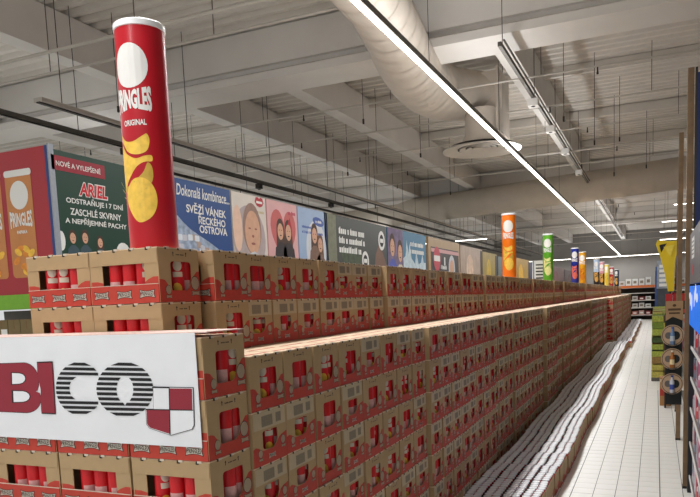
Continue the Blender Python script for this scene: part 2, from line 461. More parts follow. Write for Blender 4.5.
def light_track():
    t = thing('cable_track', 'dark lighting track with white camera boxes right of the strip light', 'cable track', (-1.98, 10.0, EYE+2.80*KS))
    MB().box((0, 19, 0), (.05, 38, .06)).build('rail', STEEL, t)
    MB().box((.06, 19, .04), (.02, 38, .02)).build('conduit', DARKST, t)
    for y in (2.9, 5.1, 7.6, 10.8, 14.5):
        b = MB().box((0, y, -.10), (.17, .22, .12)).build('camera_box', WHITE, t)
        MB().lathe([(0, -.175), (.035, -.17), (.035, -.15)], 10, None, (0, y-.04, 0)).build('lens', BLACK, b)
    for k in range(14): MB().tube([(0, .2+2.8*k, 0), (0, .2+2.8*k, DZ-EYE-2.8*KS)], .006, 5).build('hanger', DARKST, t)
light_track()
for k, (x, y, z1) in enumerate(((-8.3, 6.6, 2.35), (-7.2, 6.1, 2.6), (-6.2, 7.2, 2.5), (-4.1, 10.2, 2.7), (-3.9, 12.4, 2.55), (-5.6, 13.0, 2.5), (-1.2, 10.5, 2.4), (-.9, 11.9, 2.3), (-.6, 13.4, 2.6), (-.2, 16.0, 2.5), (-6.4, 16.5, 2.3), (-4.4, 16.2, 2.4), (-.75, 14.6, 2.2))):
    t = thing('hanging_wire', 'thin steel wire with a hook dangling from the roof, %s from the camera' % nth(k+1), 'wire', (x*KS, y*KS, EYE+z1*KS), 0, 'wires hanging from the roof')
    MB().tube([(0, 0, 0), (0, 0, DZ-EYE-z1*KS)], .006, 5).build('wire', DARKST, t)
    MB().box((0, 0, .03), (.03, .03, .09)).build('hook', DARKST, t)

# ------------------------------------------------------------------ cartons
CW, CD, CH = .398, .300, .247        # across, along the aisle, high
TH = .004
BOW = [(-1, .8), (-.55, .58), (0, .5), (.55, .58), (1, .8), (.86, .1), (1, -.8), (.5, -.55), (0, -.48), (-.5, -.55), (-1, -.8), (-.86, .1)]
def bow(mb, F, cx, cy, w, h, word=True, d=.0006):
    mb.flat(F, [[(cx+x*w/2*1.1, cy+y*h/2*1.25) for x, y in BOW]], 1, d)
    mb.flat(F, [[(cx+x*w/2, cy+y*h/2) for x, y in BOW]], 0, d+.0006)
    if word: mb.text(F, 'PRINGLES', cx, cy+h*.02, w*.84, h*.42, 1, d+.0012, .02, 1, 0, .35)
def make_case_meshes():
    M = {}
    s = MB()
    x, y = CW/2, CD/2
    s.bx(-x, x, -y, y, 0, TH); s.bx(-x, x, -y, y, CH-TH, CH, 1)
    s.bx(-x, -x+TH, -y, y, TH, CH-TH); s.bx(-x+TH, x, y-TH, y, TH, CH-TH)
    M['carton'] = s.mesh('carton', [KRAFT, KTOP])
    M['lid_print'] = MB().bx(x-.075, x-.055, -y+.02, y-.02, CH, CH+.0006).bx(-.02, .0, -y+.03, y-.03, CH, CH+.0006).mesh('lid_print', [KRED])
    M['inner'] = MB().bx(-x+TH, x-.095, -y+TH+.0, y-TH, TH, TH+.002).mesh('inner', [KRAFT_IN])
    M['closed_front'] = MB().bx(-x+TH, x-TH, -y, -y+TH, TH, CH-TH).mesh('front_panel', [KRAFT])
    FS = Frame((x-TH, -y, 0), (0, 1, 0), (0, 0, 1)); FSo = Frame((x, -y, 0), (0, 1, 0), (0, 0, 1))
    U = lambda u: u*CD
    V = lambda v: v*CH
    uv = lambda l: [(U(a), V(b)) for a, b in l]
    # side A : arrows and a tall window
    winA = uv([(.32, .215), (.66, .215), (.735, .27), (.775, .36), (.80, .46), (.80, .70), (.785, .735), (.755, .75), (.33, .75), (.30, .735), (.285, .70), (.285, .26), (.295, .23)])
    outer = [(0, TH), (CD-TH, TH), (CD-TH, CH-TH), (0, CH-TH)]
    M['sideA'] = MB().prism(FS, [outer, winA], 0, TH).mesh('side_panel', [KRAFT])
    redA = uv([(0, 0.0), (1, 0), (1, .58), (.93, .57), (.86, .50), (.80, .43), (.775, .36), (.735, .27), (.66, .215), (.32, .215), (.26, .24), (.20, .32), (.13, .40), (.06, .42), (0, .42)])
    M['redA'] = MB().prism(FSo, [redA], 0, .0007, 0, False).mesh('red_print', [KRED])
    a = MB()
    for u in (.36, .68):
        a.flat(FSo, [uv([(u-.008, .85), (u+.008, .85), (u+.008, .90), (u+.022, .90), (u, .935), (u-.022, .90), (u-.008, .90)])], 0, .0008)
    for u in (.44, .475, .505, .55, .58, .61): a.flat(FSo, [uv([(u-.012, .868), (u+.012, .868), (u+.012, .888), (u-.012, .888)])], 0, .0008)
    M['marksA'] = a.mesh('handling_marks', [INK])
    def emblem(u, v, rx, ry, bw):
        e = MB(); cx, cy = U(u), V(v)
        e.flat(FSo, [ell(cx, cy, rx*1.1, ry*1.1, 18)], 1, .0012); e.flat(FSo, [ell(cx, cy, rx, ry, 18)], 0, .0018)
        bow(e, FSo, cx, cy-ry-bw*.27, bw, bw*.46, False, .0018)
        return e.mesh('emblem', [mat('emblem_fill', (166, 148, 126), .6, 0, .05, 60), INK])
    M['embA1'] = emblem(.20, .225, .019, .020, .040); M['embA2'] = emblem(.875, .35, .030, .031, .060)
    # side B : sticker with codes, low window
    winB = uv([(.34, .28), (.56, .26), (.66, .31), (.72, .40), (.72, .58), (.70, .62), (.31, .62), (.28, .59), (.28, .33), (.30, .295)])
    M['sideB'] = MB().prism(FS, [outer, winB], 0, TH).mesh('side_panel', [KRAFT])
    redB = uv([(0, 0), (1, 0), (1, .50), (.93, .48), (.84, .46), (.76, .42), (.66, .31), (.56, .26), (.34, .26), (.25, .27), (.16, .33), (.08, .36), (0, .34)])
    M['redB'] = MB().prism(FSo, [redB], 0, .0007, 0, False).mesh('red_print', [KRED])
    l = MB().prism(FSo, [uv([(.03, .66), (.97, .66), (.97, .97), (.03, .97)])], 0, .0007, 0, False)
    l.flat(FSo, [uv([(.26, .70), (.58, .70), (.58, .90), (.26, .90)])], 1, .0012); l.flat(FSo, [uv([(.68, .72), (.84, .72), (.84, .90), (.68, .90)])], 1, .0012)
    for k in range(0): l.flat(FSo, [uv([(.28, .725+.045*k), (.56, .725+.045*k), (.56, .737+.045*k), (.28, .737+.045*k)])], 0, .0016)
    M['labelB'] = l.mesh('code_sticker', [LABELW, CODE])
    M['embB1'] = emblem(.19, .225, .017, .018, .034); M['embB2'] = emblem(.87, .35, .019, .020, .038)
    b = MB(); bow(b, FSo, U(.53), V(.13), .062, .030, True); M['bowB'] = b.mesh('logo_plate', [SILVER, INK])
    # perforation tabs along the lid edge
    t = MB()
    for k in range(3):
        yy = -y+CD*(.2+.31*k); t.bx(x-.012, x+.0015, yy-.010, yy+.002, CH-.009, CH+.0005, 0); t.bx(x-.012, x+.0025, yy, yy+.02, CH-.006, CH+.003, 1)
    M['tabs'] = t.mesh('hinge_tabs', [INK, CREAM])
    # display front: flap, jambs, red tray front with three plates
    FF = Frame((-x, -y+TH, 0), (1, 0, 0), (0, 0, 1)); FO = Frame((-x, -y, 0), (1, 0, 0), (0, 0, 1))
    M['flap'] = MB().prism(FF, [[(.004, CH*.72), (CW-.004, CH*.72), (CW-.002, CH-TH), (.002, CH-TH)]], TH*.2, TH+.003).mesh('front_flap', [KRAFT])
    M['jambL'] = MB().prism(FF, [[(TH, CH*.3), (CW*.185, CH*.3), (CW*.185, CH*.72), (TH, CH*.72)]], 0, TH).mesh('front_jamb', [KRAFT])
    M['jambR'] = MB().prism(FF, [[(CW*.80, CH*.3), (CW-TH, CH*.3), (CW-TH, CH*.72), (CW*.80, CH*.72)]], 0, TH).mesh('front_jamb', [KRAFT])
    r = MB()
    r.prism(FO, [[(TH, CH*.3), (CW*.185, CH*.3), (CW*.185, CH*.40), (CW*.10, CH*.43), (TH, CH*.43)]], 0, .0007, 0, False)
    M['frontprintL'] = r.mesh('red_print', [KRED]); r = MB()
    r.prism(FO, [[(CW*.80, CH*.3), (CW-TH, CH*.3), (CW-TH, CH*.47), (CW*.92, CH*.47), (CW*.85, CH*.43), (CW*.80, CH*.38)]], 0, .0007, 0, False)
    M['frontprint'] = r.mesh('red_print', [KRED])
    tf = MB().prism(FF, [[(.003, 0), (CW-.003, 0), (CW-.003, CH*.335), (.003, CH*.335)]], TH*.2, TH+.005)
    tf.bx(-x+.003, x-.003, -y-.0065, -y+.001, CH*.335, CH*.345, 1)
    M['tray'] = tf.mesh('tray_front', [KRED, CREAM])
    FT = Frame((-x, -y-.0055, 0), (1, 0, 0), (0, 0, 1))
    for k, u in enumerate((.16, .50, .83)):
        b = MB(); bow(b, FT, CW*u, CH*.165, .082, .042, True); M['plate%d' % k] = b.mesh('logo_plate', [SILVER, INK])
    t = MB()
    for k in range(4):
        xx = -x+CW*(.14+.235*k); t.bx(xx-.004, xx+.010, -y-.0045, -y+.01, CH-.012, CH+.0005, 0); t.bx(xx+.004, xx+.026, -y-.005, -y+.01, CH-.006, CH+.003, 1)
    M['ftabs'] = t.mesh('hinge_tabs', [INK, CREAM])
    return M
CM = make_case_meshes()
PARTS_A = [('carton', 'carton'), ('lid_print', 'lid_print'), ('side_panel', 'sideA'), ('red_print', 'redA'), ('handling_marks', 'marksA'), ('emblem', 'embA1'), ('emblem', 'embA2'), ('hinge_tabs', 'tabs')]
PARTS_B = [('carton', 'carton'), ('lid_print', 'lid_print'), ('side_panel', 'sideB'), ('red_print', 'redB'), ('code_sticker', 'labelB'), ('emblem', 'embB1'), ('emblem', 'embB2'), ('logo_plate', 'bowB'), ('hinge_tabs', 'tabs')]
PARTS_F = [('front_flap', 'flap'), ('front_jamb', 'jambL'), ('front_jamb', 'jambR'), ('red_print', 'frontprintL'), ('red_print', 'frontprint'), ('tray_front', 'tray'), ('logo_plate', 'plate0'), ('logo_plate', 'plate1'), ('logo_plate', 'plate2'), ('hinge_tabs', 'ftabs')]
# cans
CR, CHT = .0356, .226
def make_can(n, front):
    b = MB()
    def body(a):
        return 0
    def panel(a):
        d = (a+math.pi) % (2*math.pi)-math.pi
        return 1 if abs(d) < .95 else 0
    b.lathe([(CR*.97, 0), (CR, .004), (CR, .012)], n, [3, 3])
    if not front:
        b.lathe([(CR, .012), (CR, .098), (CR, CHT-.012)], n, [panel, 0])
    else:
        b.lathe([(CR, .012), (CR, CHT-.012)], n, [0])
        th = 0
        for c, m, k in ((ell(0, .165, .022, .026, 14), 4, 0), (ell(-.004, .060, .021, .026, 10, 0, .4), 5, 0), (ell(.006, .034, .022, .014, 10, 0, .2), 6, 0), ([(-.024, .112), (.024, .112), (.024, .136), (-.024, .136)], 4, 0)):
            p, t = tri2d([c]); b.wrap(p, t, CR+.0006, th, m, 0, 20)
    b.lathe([(CR, CHT-.012), (CR+.0012, CHT-.011), (CR+.0012, CHT-.002), (CR-.002, CHT), (CR-.006, CHT), (CR-.007, CHT-.003), (0, CHT-.003)], n, [2]*6)
    return b.mesh('crisp_can', [CRED, CPALE, CLID, CMETAL, CREAM, CHIP, CHIPD], 40)
CAN_BACK = make_can(14, False); CAN_FRONT = make_can(14, True)
CAN_LOW = MB().lathe([(CR, 0), (CR, CHT-.014)], 10, [0]).lathe([(CR, CHT-.014), (CR+.0012, CHT-.013), (CR+.0012, CHT-.002), (CR-.003, CHT), (CR-.006, CHT-.003), (0, CHT-.003)], 10, [1]*5).mesh('crisp_can', [CRED, CLID], 40)
case_stuff = []; can_stuff = []
def place_case(x, y, z, rot, kind, front, label, group, cans, wall_can=None, extra=True):
    """x,y = centre of base. individual case with its parts"""
    t = thing('crisp_case', label, 'box', (x, y, z), rot, group)
    for nm, k in (PARTS_A if kind == 'A' else PARTS_B): ob(nm, CM[k], t)
    if front:
        for nm, k in PARTS_F: ob(nm, CM[k], t)
    else: ob('front_panel', CM['closed_front'], t)
    return t
def can_spots(front):
    sp = [(CW/2-TH-CR-.010, .040, 'left', 'side'), (CW/2-TH-CR-.010, .1085, 'right', 'side')]
    if front:
        sp += [(-.078, -CD/2+TH+CR+.006, 'left', 'front'), (0, -CD/2+TH+CR+.006, 'middle', 'front'), (.078, -CD/2+TH+CR+.006, 'right', 'front')]
    return sp
# ---- lay out every case of the display
LAY = []   # (x,y,z,rot,kind,front,label-desc, tier)
XM = -1.62; ZM = EYE-.215
# corner stack carrying the white banner
for c in range(4):
    for r in range(7):
        LAY.append([-1.628-CW/2-.409*c, 2.27+CD/2, EYE-.11-.25*(r+1), random.uniform(-.006, .006), 'A', True, ('corner stack', c, r)])
# middle wall
def wall_x(y): return XM if y < 26.5 else -1.43
ncol = 145; y = 2.583; cols = []
for c in range(ncol):
    if c and c % 4 == 0: y += random.choice((.0, .02, .045))
    cols.append(y); y += .318 if c < 7 else .3065
YEND = y
jog = [0]
for c in range(ncol):
    if c % 4 == 0: jog = random.choice((0, .015, -.02, .03, -.03))
    for r in range(7):
        k = 'B' if random.random() < .62 else 'A'
        if r == 0 and c < 9: k = 'AAAABABBA'[c]
        if 0 < r < 7 and c < 4: k = ['BBAB', 'BBAB', 'BAAB', 'BBBA'][(r-1) % 4][c]
        jj = 0 if c < 4 else jog
        LAY.append([wall_x(cols[c])-CW/2+jj+random.uniform(-.006, .006), cols[c]+CD/2, ZM-.25*(r+1), random.uniform(-.012, .012), k, cols[c] > 26.5 and cols[c-1] <= 26.5, ('middle wall', c, r)])
# upper tier, two courses
y = 2.55; ucol = []
for c in range(146):
    if c == 1: y += .045
    elif c and c % 5 == 0: y += random.choice((0, .02, .04))
    ucol.append(y); y += .3075
jog = 0
for c in range(146):
    if c % 3 == 0: jog = random.uniform(-.03, .03)
    for r in range(2):
        k = 'A' if (r == 0 and random.random() < .55) else 'B'
        if c < 4: k = ('AAAA' if r == 0 else 'AABB')[c]
        xr = -2.035+jog+random.uniform(-.008, .008)
        if c == 0: xr = -2.037
        if c == 1: xr = -1.985
        if c > 1 and c < 6: xr = -2.02
        LAY.append([xr-CW/2, ucol[c]+CD/2, ZM+.25*(1-r), random.uniform(-.01, .01), k, c == 0 or c == 1, ('upper tier', c, r)])
for r in range(2): LAY.append([-2.037-.402-CW/2, 2.55+CD/2, ZM+.25*(1-r), .004, 'A', True, ('upper tier left', 0, r)])
# pixel projection, to know which cases the photograph shows
def project(p):
    f, py = 696.76, 381.02; mw = S.camera.matrix_world
    c = mw.inverted() @ Vector(p)
    if c.z > -.05: return None
    return (350+f*c.x/-c.z, py-f*c.y/-c.z, -c.z)
def shown(L):
    q = [project((L[0]+sx*CW/2, L[1]+sy*CD/2, L[2]+sz)) for sx in (1,) for sy in (-1, 1) for sz in (0, CH)]
    if any(a is None for a in q): return False
    return min(a[1] for a in q) < 494 and max(a[0] for a in q) > 0 and min(a[0] for a in q) < 700 and L[2]+CH > .30
vis = [L for L in LAY if shown(L)]
vis.sort(key=lambda L: project((L[0], L[1], L[2]))[2])
IND = vis[:300]; ids = set(id(L) for L in IND)
ncan = 0
for L in IND:
    x, y, z, rot, kind, front, (tier, c, r) = L
    look = 'arrow-marked' if kind == 'A' else 'code-stickered'
    if tier == 'corner stack': lab = 'kraft crisp case in the bannered corner stack, %s row down, %s from the right' % (nth(r+1), nth(c+1))
    elif tier == 'middle wall': lab = 'kraft crisp case, %s, middle wall, %s row from its top, %s column from the corner' % (look, nth(r+1), nth(c+1))
    elif tier == 'upper tier': lab = 'kraft crisp case on the upper tier, %s course, %s along from the giant red can' % ('top' if r == 0 else 'bottom', nth(c+1))
    else: lab = 'leftmost kraft crisp case on the upper tier, %s course' % ('top' if r == 0 else 'bottom')
    place_case(x, y, z, rot, kind, front, lab, 'cases in the '+tier.replace(' left', ''), None)
    R = Matrix.Translation((x, y, z)) @ Matrix.Rotation(rot, 4, 'Z')
    sp = can_spots(front)
    if front and not (tier == 'corner stack' and c > 0) and tier != 'upper tier left': pass
    for (cx, cy, side, face) in sp:
        if face == 'side' and ((tier == 'corner stack' and c > 0) or tier == 'upper tier left'): continue
        if face == 'front' and tier == 'upper tier' and c == 1: continue
        if face == 'front' and tier == 'corner stack' and r == 0: pass
        p = R @ Vector((cx, cy, TH+.0005))
        fr = random.random() < .42
        a = -.95+random.uniform(-.55, .55)
        if ncan < 200:
            o = ob('crisp_can', CAN_FRONT if fr else CAN_BACK, None, p); o.rotation_euler = (0, 0, a); ncan += 1
            w = {'corner stack': 'corner stack case', 'middle wall': 'middle wall case', 'upper tier': 'upper tier case', 'upper tier left': 'leftmost upper tier case'}[tier]
            if tier == 'upper tier left': lab = 'red crisp can, %s of front opening, leftmost upper tier case, %s course' % (side, 'top' if r == 0 else 'bottom')
            else: lab = 'red crisp can, %s in %s window, %s, row %s, column %s' % (side, face, w, nth(r+1), nth(c+1))
            tag(o, lab, 'can', 'cans inside the cases')
        else: can_stuff.append((CAN_FRONT if fr else CAN_BACK, Matrix.Translation(p) @ Matrix.Rotation(a, 4, 'Z')))
LODA = [CM[k] for _, k in PARTS_A if k not in ('inner',)]; LODB = [CM[k] for _, k in PARTS_B if k not in ('bowB',)]
for L in LAY:
    if id(L) in ids: continue
    x, y, z, rot, kind, front, (tier, c, r) = L
    M = Matrix.Translation((x, y, z)) @ Matrix.Rotation(rot, 4, 'Z')
    for me in (LODA if kind == 'A' else LODB): case_stuff.append((me, M))
    if front and tier == 'middle wall': case_stuff += [(CM[q], M) for _, q in PARTS_F if 'plate' not in q]; can_stuff += [(CAN_BACK, M @ Matrix.Translation((cx, cy, TH+.0005)) @ Matrix.Rotation(-1.57, 4, 'Z')) for (cx, cy, _a, fc) in can_spots(True) if fc == 'front']
    else: case_stuff.append((CM['closed_front'], M))
    if y > 8 and z > .1:
        for (cx, cy, side, face) in can_spots(False):
            fr = random.random() < .4
            can_stuff.append((CAN_FRONT if (fr and y < 18) else (CAN_BACK if y < 24 else CAN_LOW), M @ Matrix.Translation((cx, cy, TH+.0005)) @ Matrix.Rotation(-1.2+random.uniform(-.5, .5), 4, 'Z')))
# second depth under the ledge and behind the upper tier (plain cartons)
for c in range(ncol):
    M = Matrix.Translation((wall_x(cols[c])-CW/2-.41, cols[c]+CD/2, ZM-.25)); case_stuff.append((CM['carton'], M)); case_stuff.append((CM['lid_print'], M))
    case_stuff.append((CM['carton'], Matrix.Translation((wall_x(cols[c])-CW/2-.82, cols[c]+CD/2, ZM-.25))))
    if c > 0:
        for r in range(2): case_stuff.append((CM['carton'], Matrix.Translation((-2.50-CW/2, ucol[c]+CD/2, ZM+.25*(1-r)))))
o = merged('case_stack', case_stuff); tag(o, 'remaining kraft crisp cases of the long display, far and lower courses', 'boxes', None, 'stuff')
# ------------------------------------------------------------------ low trays of standing cans by the aisle
TRW = .685; TRD = .306
def tray_mesh(nrow):
    w = .0856*nrow; s = MB(); h = .212; x0 = -.905-w
    s.bx(x0, -.905, 0, TRD-.004, 0, .003); s.bx(-.909, -.905, 0, TRD-.004, .003, h)
    s.bx(x0, x0+.003, 0, TRD-.004, .003, h); s.bx(x0, -.905, 0, .004, .003, h*.8); s.bx(x0, -.905, TRD-.008, TRD-.004, .003, h*.8)
    F = Frame((-.905, 0, 0), (0, 1, 0), (0, 0, 1))
    for q in range(1, (nrow+1)//2):
        xg = -.905-.0075-.1712*q+.0095+.0
        s.bx(xg-.0065, xg+.0065, .004, TRD-.008, .003, .221, 1)  # dark strips stand in for the deep shade between can rows
    p = MB().prism(F, [[(.003, 0), (TRD-.007, 0), (TRD-.007, .085), (.24, .08), (.19, .045), (.10, .045), (.05, .06), (.003, .065)]], 0, .0008, 0, False)
    e = MB(); bow(e, F, .15, .035, .07, .032, False, .001)
    return s.mesh('tray_carton', [KRAFT, mat('row_gap_shade', (40, 32, 28), .9)]), p.mesh('red_print', [KRED]), e.mesh('logo_plate', [SILVER, INK])
TM8 = tray_mesh(8); TM5 = tray_mesh(6)
y = 4.9; k = 0; stand = []
while y < 47.6:
    n = 8 if y < 26.6 else 6
    T = TM8 if n == 8 else TM5
    j = .02*math.sin(y*1.7)+random.uniform(-.006, .006)
    if n == 6: j += .10
    t = thing('can_tray', 'low open kraft tray of white-lidded cans along the aisle, %s from the camera' % nth(k+1), 'tray', (j, y, 0), 0, 'trays of cans along the aisle')
    ob('tray_carton', T[0], t); ob('red_print', T[1], t); ob('logo_plate', T[2], t)
    for a in range(n):
        for b in range(4):
            px = -.905-.004-CR-.003-(.1712*(a//2)+.0772*(a % 2))+random.uniform(-.0012, .0012)+.0035*math.sin((y+.0747*b)*11+a//2); py = .0405+.0747*b+(.002 if a % 2 else 0)
            
            stand.append((px+j, y+py, k, a, b, y))
    k += 1; y += .308
    if k % 6 == 0: y += random.choice((0, .015))
def inview(px, py):
    q = project((px, py, .24)); return q and -2 < q[0] < 702 and q[1] < 499
nst = 0; far = []
for (px, py, k, a, b, y) in stand:
    if nst < 100 and inview(px, py):
        o = ob('crisp_can', CAN_BACK if nst % 3 else CAN_FRONT, None, (px, py, .0085)); o.rotation_euler = (0, 0, random.uniform(0, 6)); nst += 1
        tag(o, 'white-lidded can, %s tray from the camera, %s row from the aisle, %s along' % (nth(k+1), nth(a+1), nth(b+1)), 'can', 'cans standing in the trays')
    else: far.append((CAN_LOW, Matrix.Translation((px, py, .0085))))
o = merged('crisp_can_rows', far); tag(o, 'further rows of white-lidded cans standing in trays along the aisle', 'cans', None, 'stuff')
o = merged('crisp_can_fill', can_stuff); tag(o, 'red cans inside the windows of the further stacked cases', 'cans', None, 'stuff')
pl = MB().bx(-2.8, -1.62, 2.6, 26.4, 0, .05).bx(-2.8, -1.40, 26.6, YEND, 0, .05).build('pallet', WOOD); tag(pl, 'flat wooden pallet base under the middle wall of cases', 'pallet')
pl = MB().bx(-3.2, -1.62, 2.28, 2.56, 0, .155).build('pallet', WOOD); tag(pl, 'thick wooden pallet base under the bannered corner stack', 'pallet')
# a lower core fills the body of the display so nothing is hollow from the side
co = MB().bx(-2.86, -2.06, 2.62, YEND-.1, .05, ZM-.255).build('display_core', KRAFT); tag(co, 'solid kraft core inside the long display of cases', 'boxes')

# ------------------------------------------------------------------ white banner on the corner stack
def corner_banner():
    t = thing('banner', 'white banner with maroon and striped black lettering hung on the corner stack', 'banner', (0, 2.2585, 0))
    x0, x1, z0, z1 = -3.22, -1.652, EYE-.552, EYE-.094
    nx, nz = 48, 8; mb = MB()
    W = lambda i, j: .0018*math.sin(i*.9+j*.7)+.0012*math.sin(i*2.3-j)
    for sgn in (0, 1):
        for i in range(nx+1):
            for j in range(nz+1):
                mb.v.append((x0+(x1-x0)*i/nx, (-.001 if sgn == 0 else .001), z0+(z1-z0)*j/nz))
    for i in range(nx):
        for j in range(nz):
            a = i*(nz+1)+j; b = a+nz+1; o2 = (nx+1)*(nz+1)
            mb.f.append((a, b, b+1, a+1)); mb.f.append((o2+a, o2+a+1, o2+b+1, o2+b)); mb.m += [0, 0]
    mb.build('sheet', BANW, t)
    MB().bx(x0, x1+.06, -.001, .26, z1, z1+.0035).build('sheet_fold', mat('banner_fold', (236, 206, 196), .6), t)
    F = Frame((0, -.0022, 0), (1, 0, 0), (0, 0, 1))
    def px(X, Y):      # picture position -> banner position (the plane y = 2.26)
        mw = S.camera.matrix_world; f, py = 696.76, 381.02
        d = mw.to_3x3() @ Vector(((X-350)/f, -(Y-py)/f, -1)); s = 2.256/d.y
        return (d.x*s, EYE+d.z*s)
    # B and I
    def conv(l): return [px(*p) for p in l]
    import itertools
    def arc(cx, cy, rx, ry, a0, a1, n=8): return [(cx+rx*math.cos(math.radians(a0+(a1-a0)*k/n)), cy-ry*math.sin(math.radians(a0+(a1-a0)*k/n))) for k in range(n+1)]
    outB = [(-22, 364.5), (24, 363)]+arc(24, 382, 15, 19, 80, -26, 7)+[(35.4, 391.4)]+arc(26.5, 399, 14.5, 13.6, 27, -88, 8)+[(-20, 410.5)]
    h1 = arc(19, 378.5, 6.5, 5.2, 80, -80, 6)+[(12.5, 384), (12.3, 373)]
    h2 = arc(22, 396.5, 8, 5.3, 80, -80, 6)+[(14, 402), (13.5, 391)]
    G = 1.7
    def grow(l, g):
        cx = sum(p[0] for p in l)/len(l); cy = sum(p[1] for p in l)/len(l)
        return [(cx+(x-cx)*(1+g), cy+(y-cy)*(1+g)) for x, y in l]
    b = MB(); b.flat(F, [conv(grow(outB, .022))], 1, .0004); b.flat(F, [conv(outB)], 0, .001); b.build('letter', [BRED, BLACK], t)
    w = MB()
    for h in (h1, h2): w.flat(F, [conv(grow(h, .16))], 1, .0015); w.flat(F, [conv(h)], 0, .002)
    w.build('letter_counter', [BANW, BLACK], t)
    I = [(37.5, 363), (52.5, 362.5), (55.5, 413), (42, 412.5), (41.5, 408), (41, 389), (38, 374)]
    b = MB(); b.flat(F, [conv(grow(I, .05))], 1, .0024); b.flat(F, [conv(I)], 0, .003); b.build('letter', [BRED, BLACK], t)
    # striped C and O
    def striped(cx, cy, rx, ry, ix, iy, openr, tilt, n=11):
        c = MB()
        for k in range(n):
            v0 = cy-ry+(2*ry)*(k+.14)/n; v1 = v0+2*ry/n*.60
            def half(v, a, b2):
                q = 1-((v-cy)/b2)**2
                return a*math.sqrt(q) if q > 0 else 0
            vm = (v0+v1)/2
            o0, o1 = half(v0, rx, ry), half(v1, rx, ry); i0, i1 = half(v0, ix, iy), half(v1, ix, iy)
            sh = lambda x, v: (x, v+tilt*(x-cx))
            def quad(a0, a1, b0, b1):
                c.flat(F, [conv([sh(a1, v1), sh(b1, v1), sh(b0, v0), sh(a0, v0)])], 0, .001)
            if i0 > 0 or i1 > 0:
                quad(cx-o0, cx-o1, cx-i0, cx-i1)
                if not openr: quad(cx+i0, cx+i1, cx+o0, cx+o1)
            elif openr and abs(vm-cy) < ry*.5: quad(cx-o0, cx-o1, cx+rx*.15, cx+rx*.15)
            else:
                lim = rx*.80 if openr else 1e9
                quad(cx-o0, cx-o1, cx+min(o0, lim), cx+min(o1, lim))
        c.build('letter', [BLACK], t)
    striped(79.5, 388.5, 23.5, 26.5, 10, 12, True, .02)
    striped(125, 389.5, 28.5, 27.5, 8.4, 13.5, False, .02)
    sh_out = [(153.5, 387.2), (193, 388), (194, 425), (192, 429), (171, 435), (150, 428), (147, 424), (146.3, 409), (153.8, 409)]
    s = MB(); s.flat(F, [conv(grow(sh_out, .028))], 1, .0016); s.flat(F, [conv(sh_out)], 2, .0022)
    s.flat(F, [conv([(169.5, 388.3), (192.4, 388.5), (192.8, 410), (170, 409.6)])], 0, .0028)
    s.flat(F, [conv([(146.8, 409.6), (170, 409.6), (170.6, 434), (150.4, 427.6), (147.4, 423.8)])], 0, .0028)
    s.flat(F, [conv([(169.1, 388), (170, 388), (171, 434.6), (170.1, 434.6)])], 1, .0034); s.flat(F, [conv([(146.6, 408.8), (193.4, 409.6), (193.4, 410.6), (146.6, 409.9)])], 1, .0034)
    s.flat(F, [conv([(152.5, 386.8), (170, 387.2), (170, 388.2), (152.5, 387.8)])], 1, .0034)
    s.build('shield_emblem', [BRED, BLACK, BANW], t)
corner_banner()

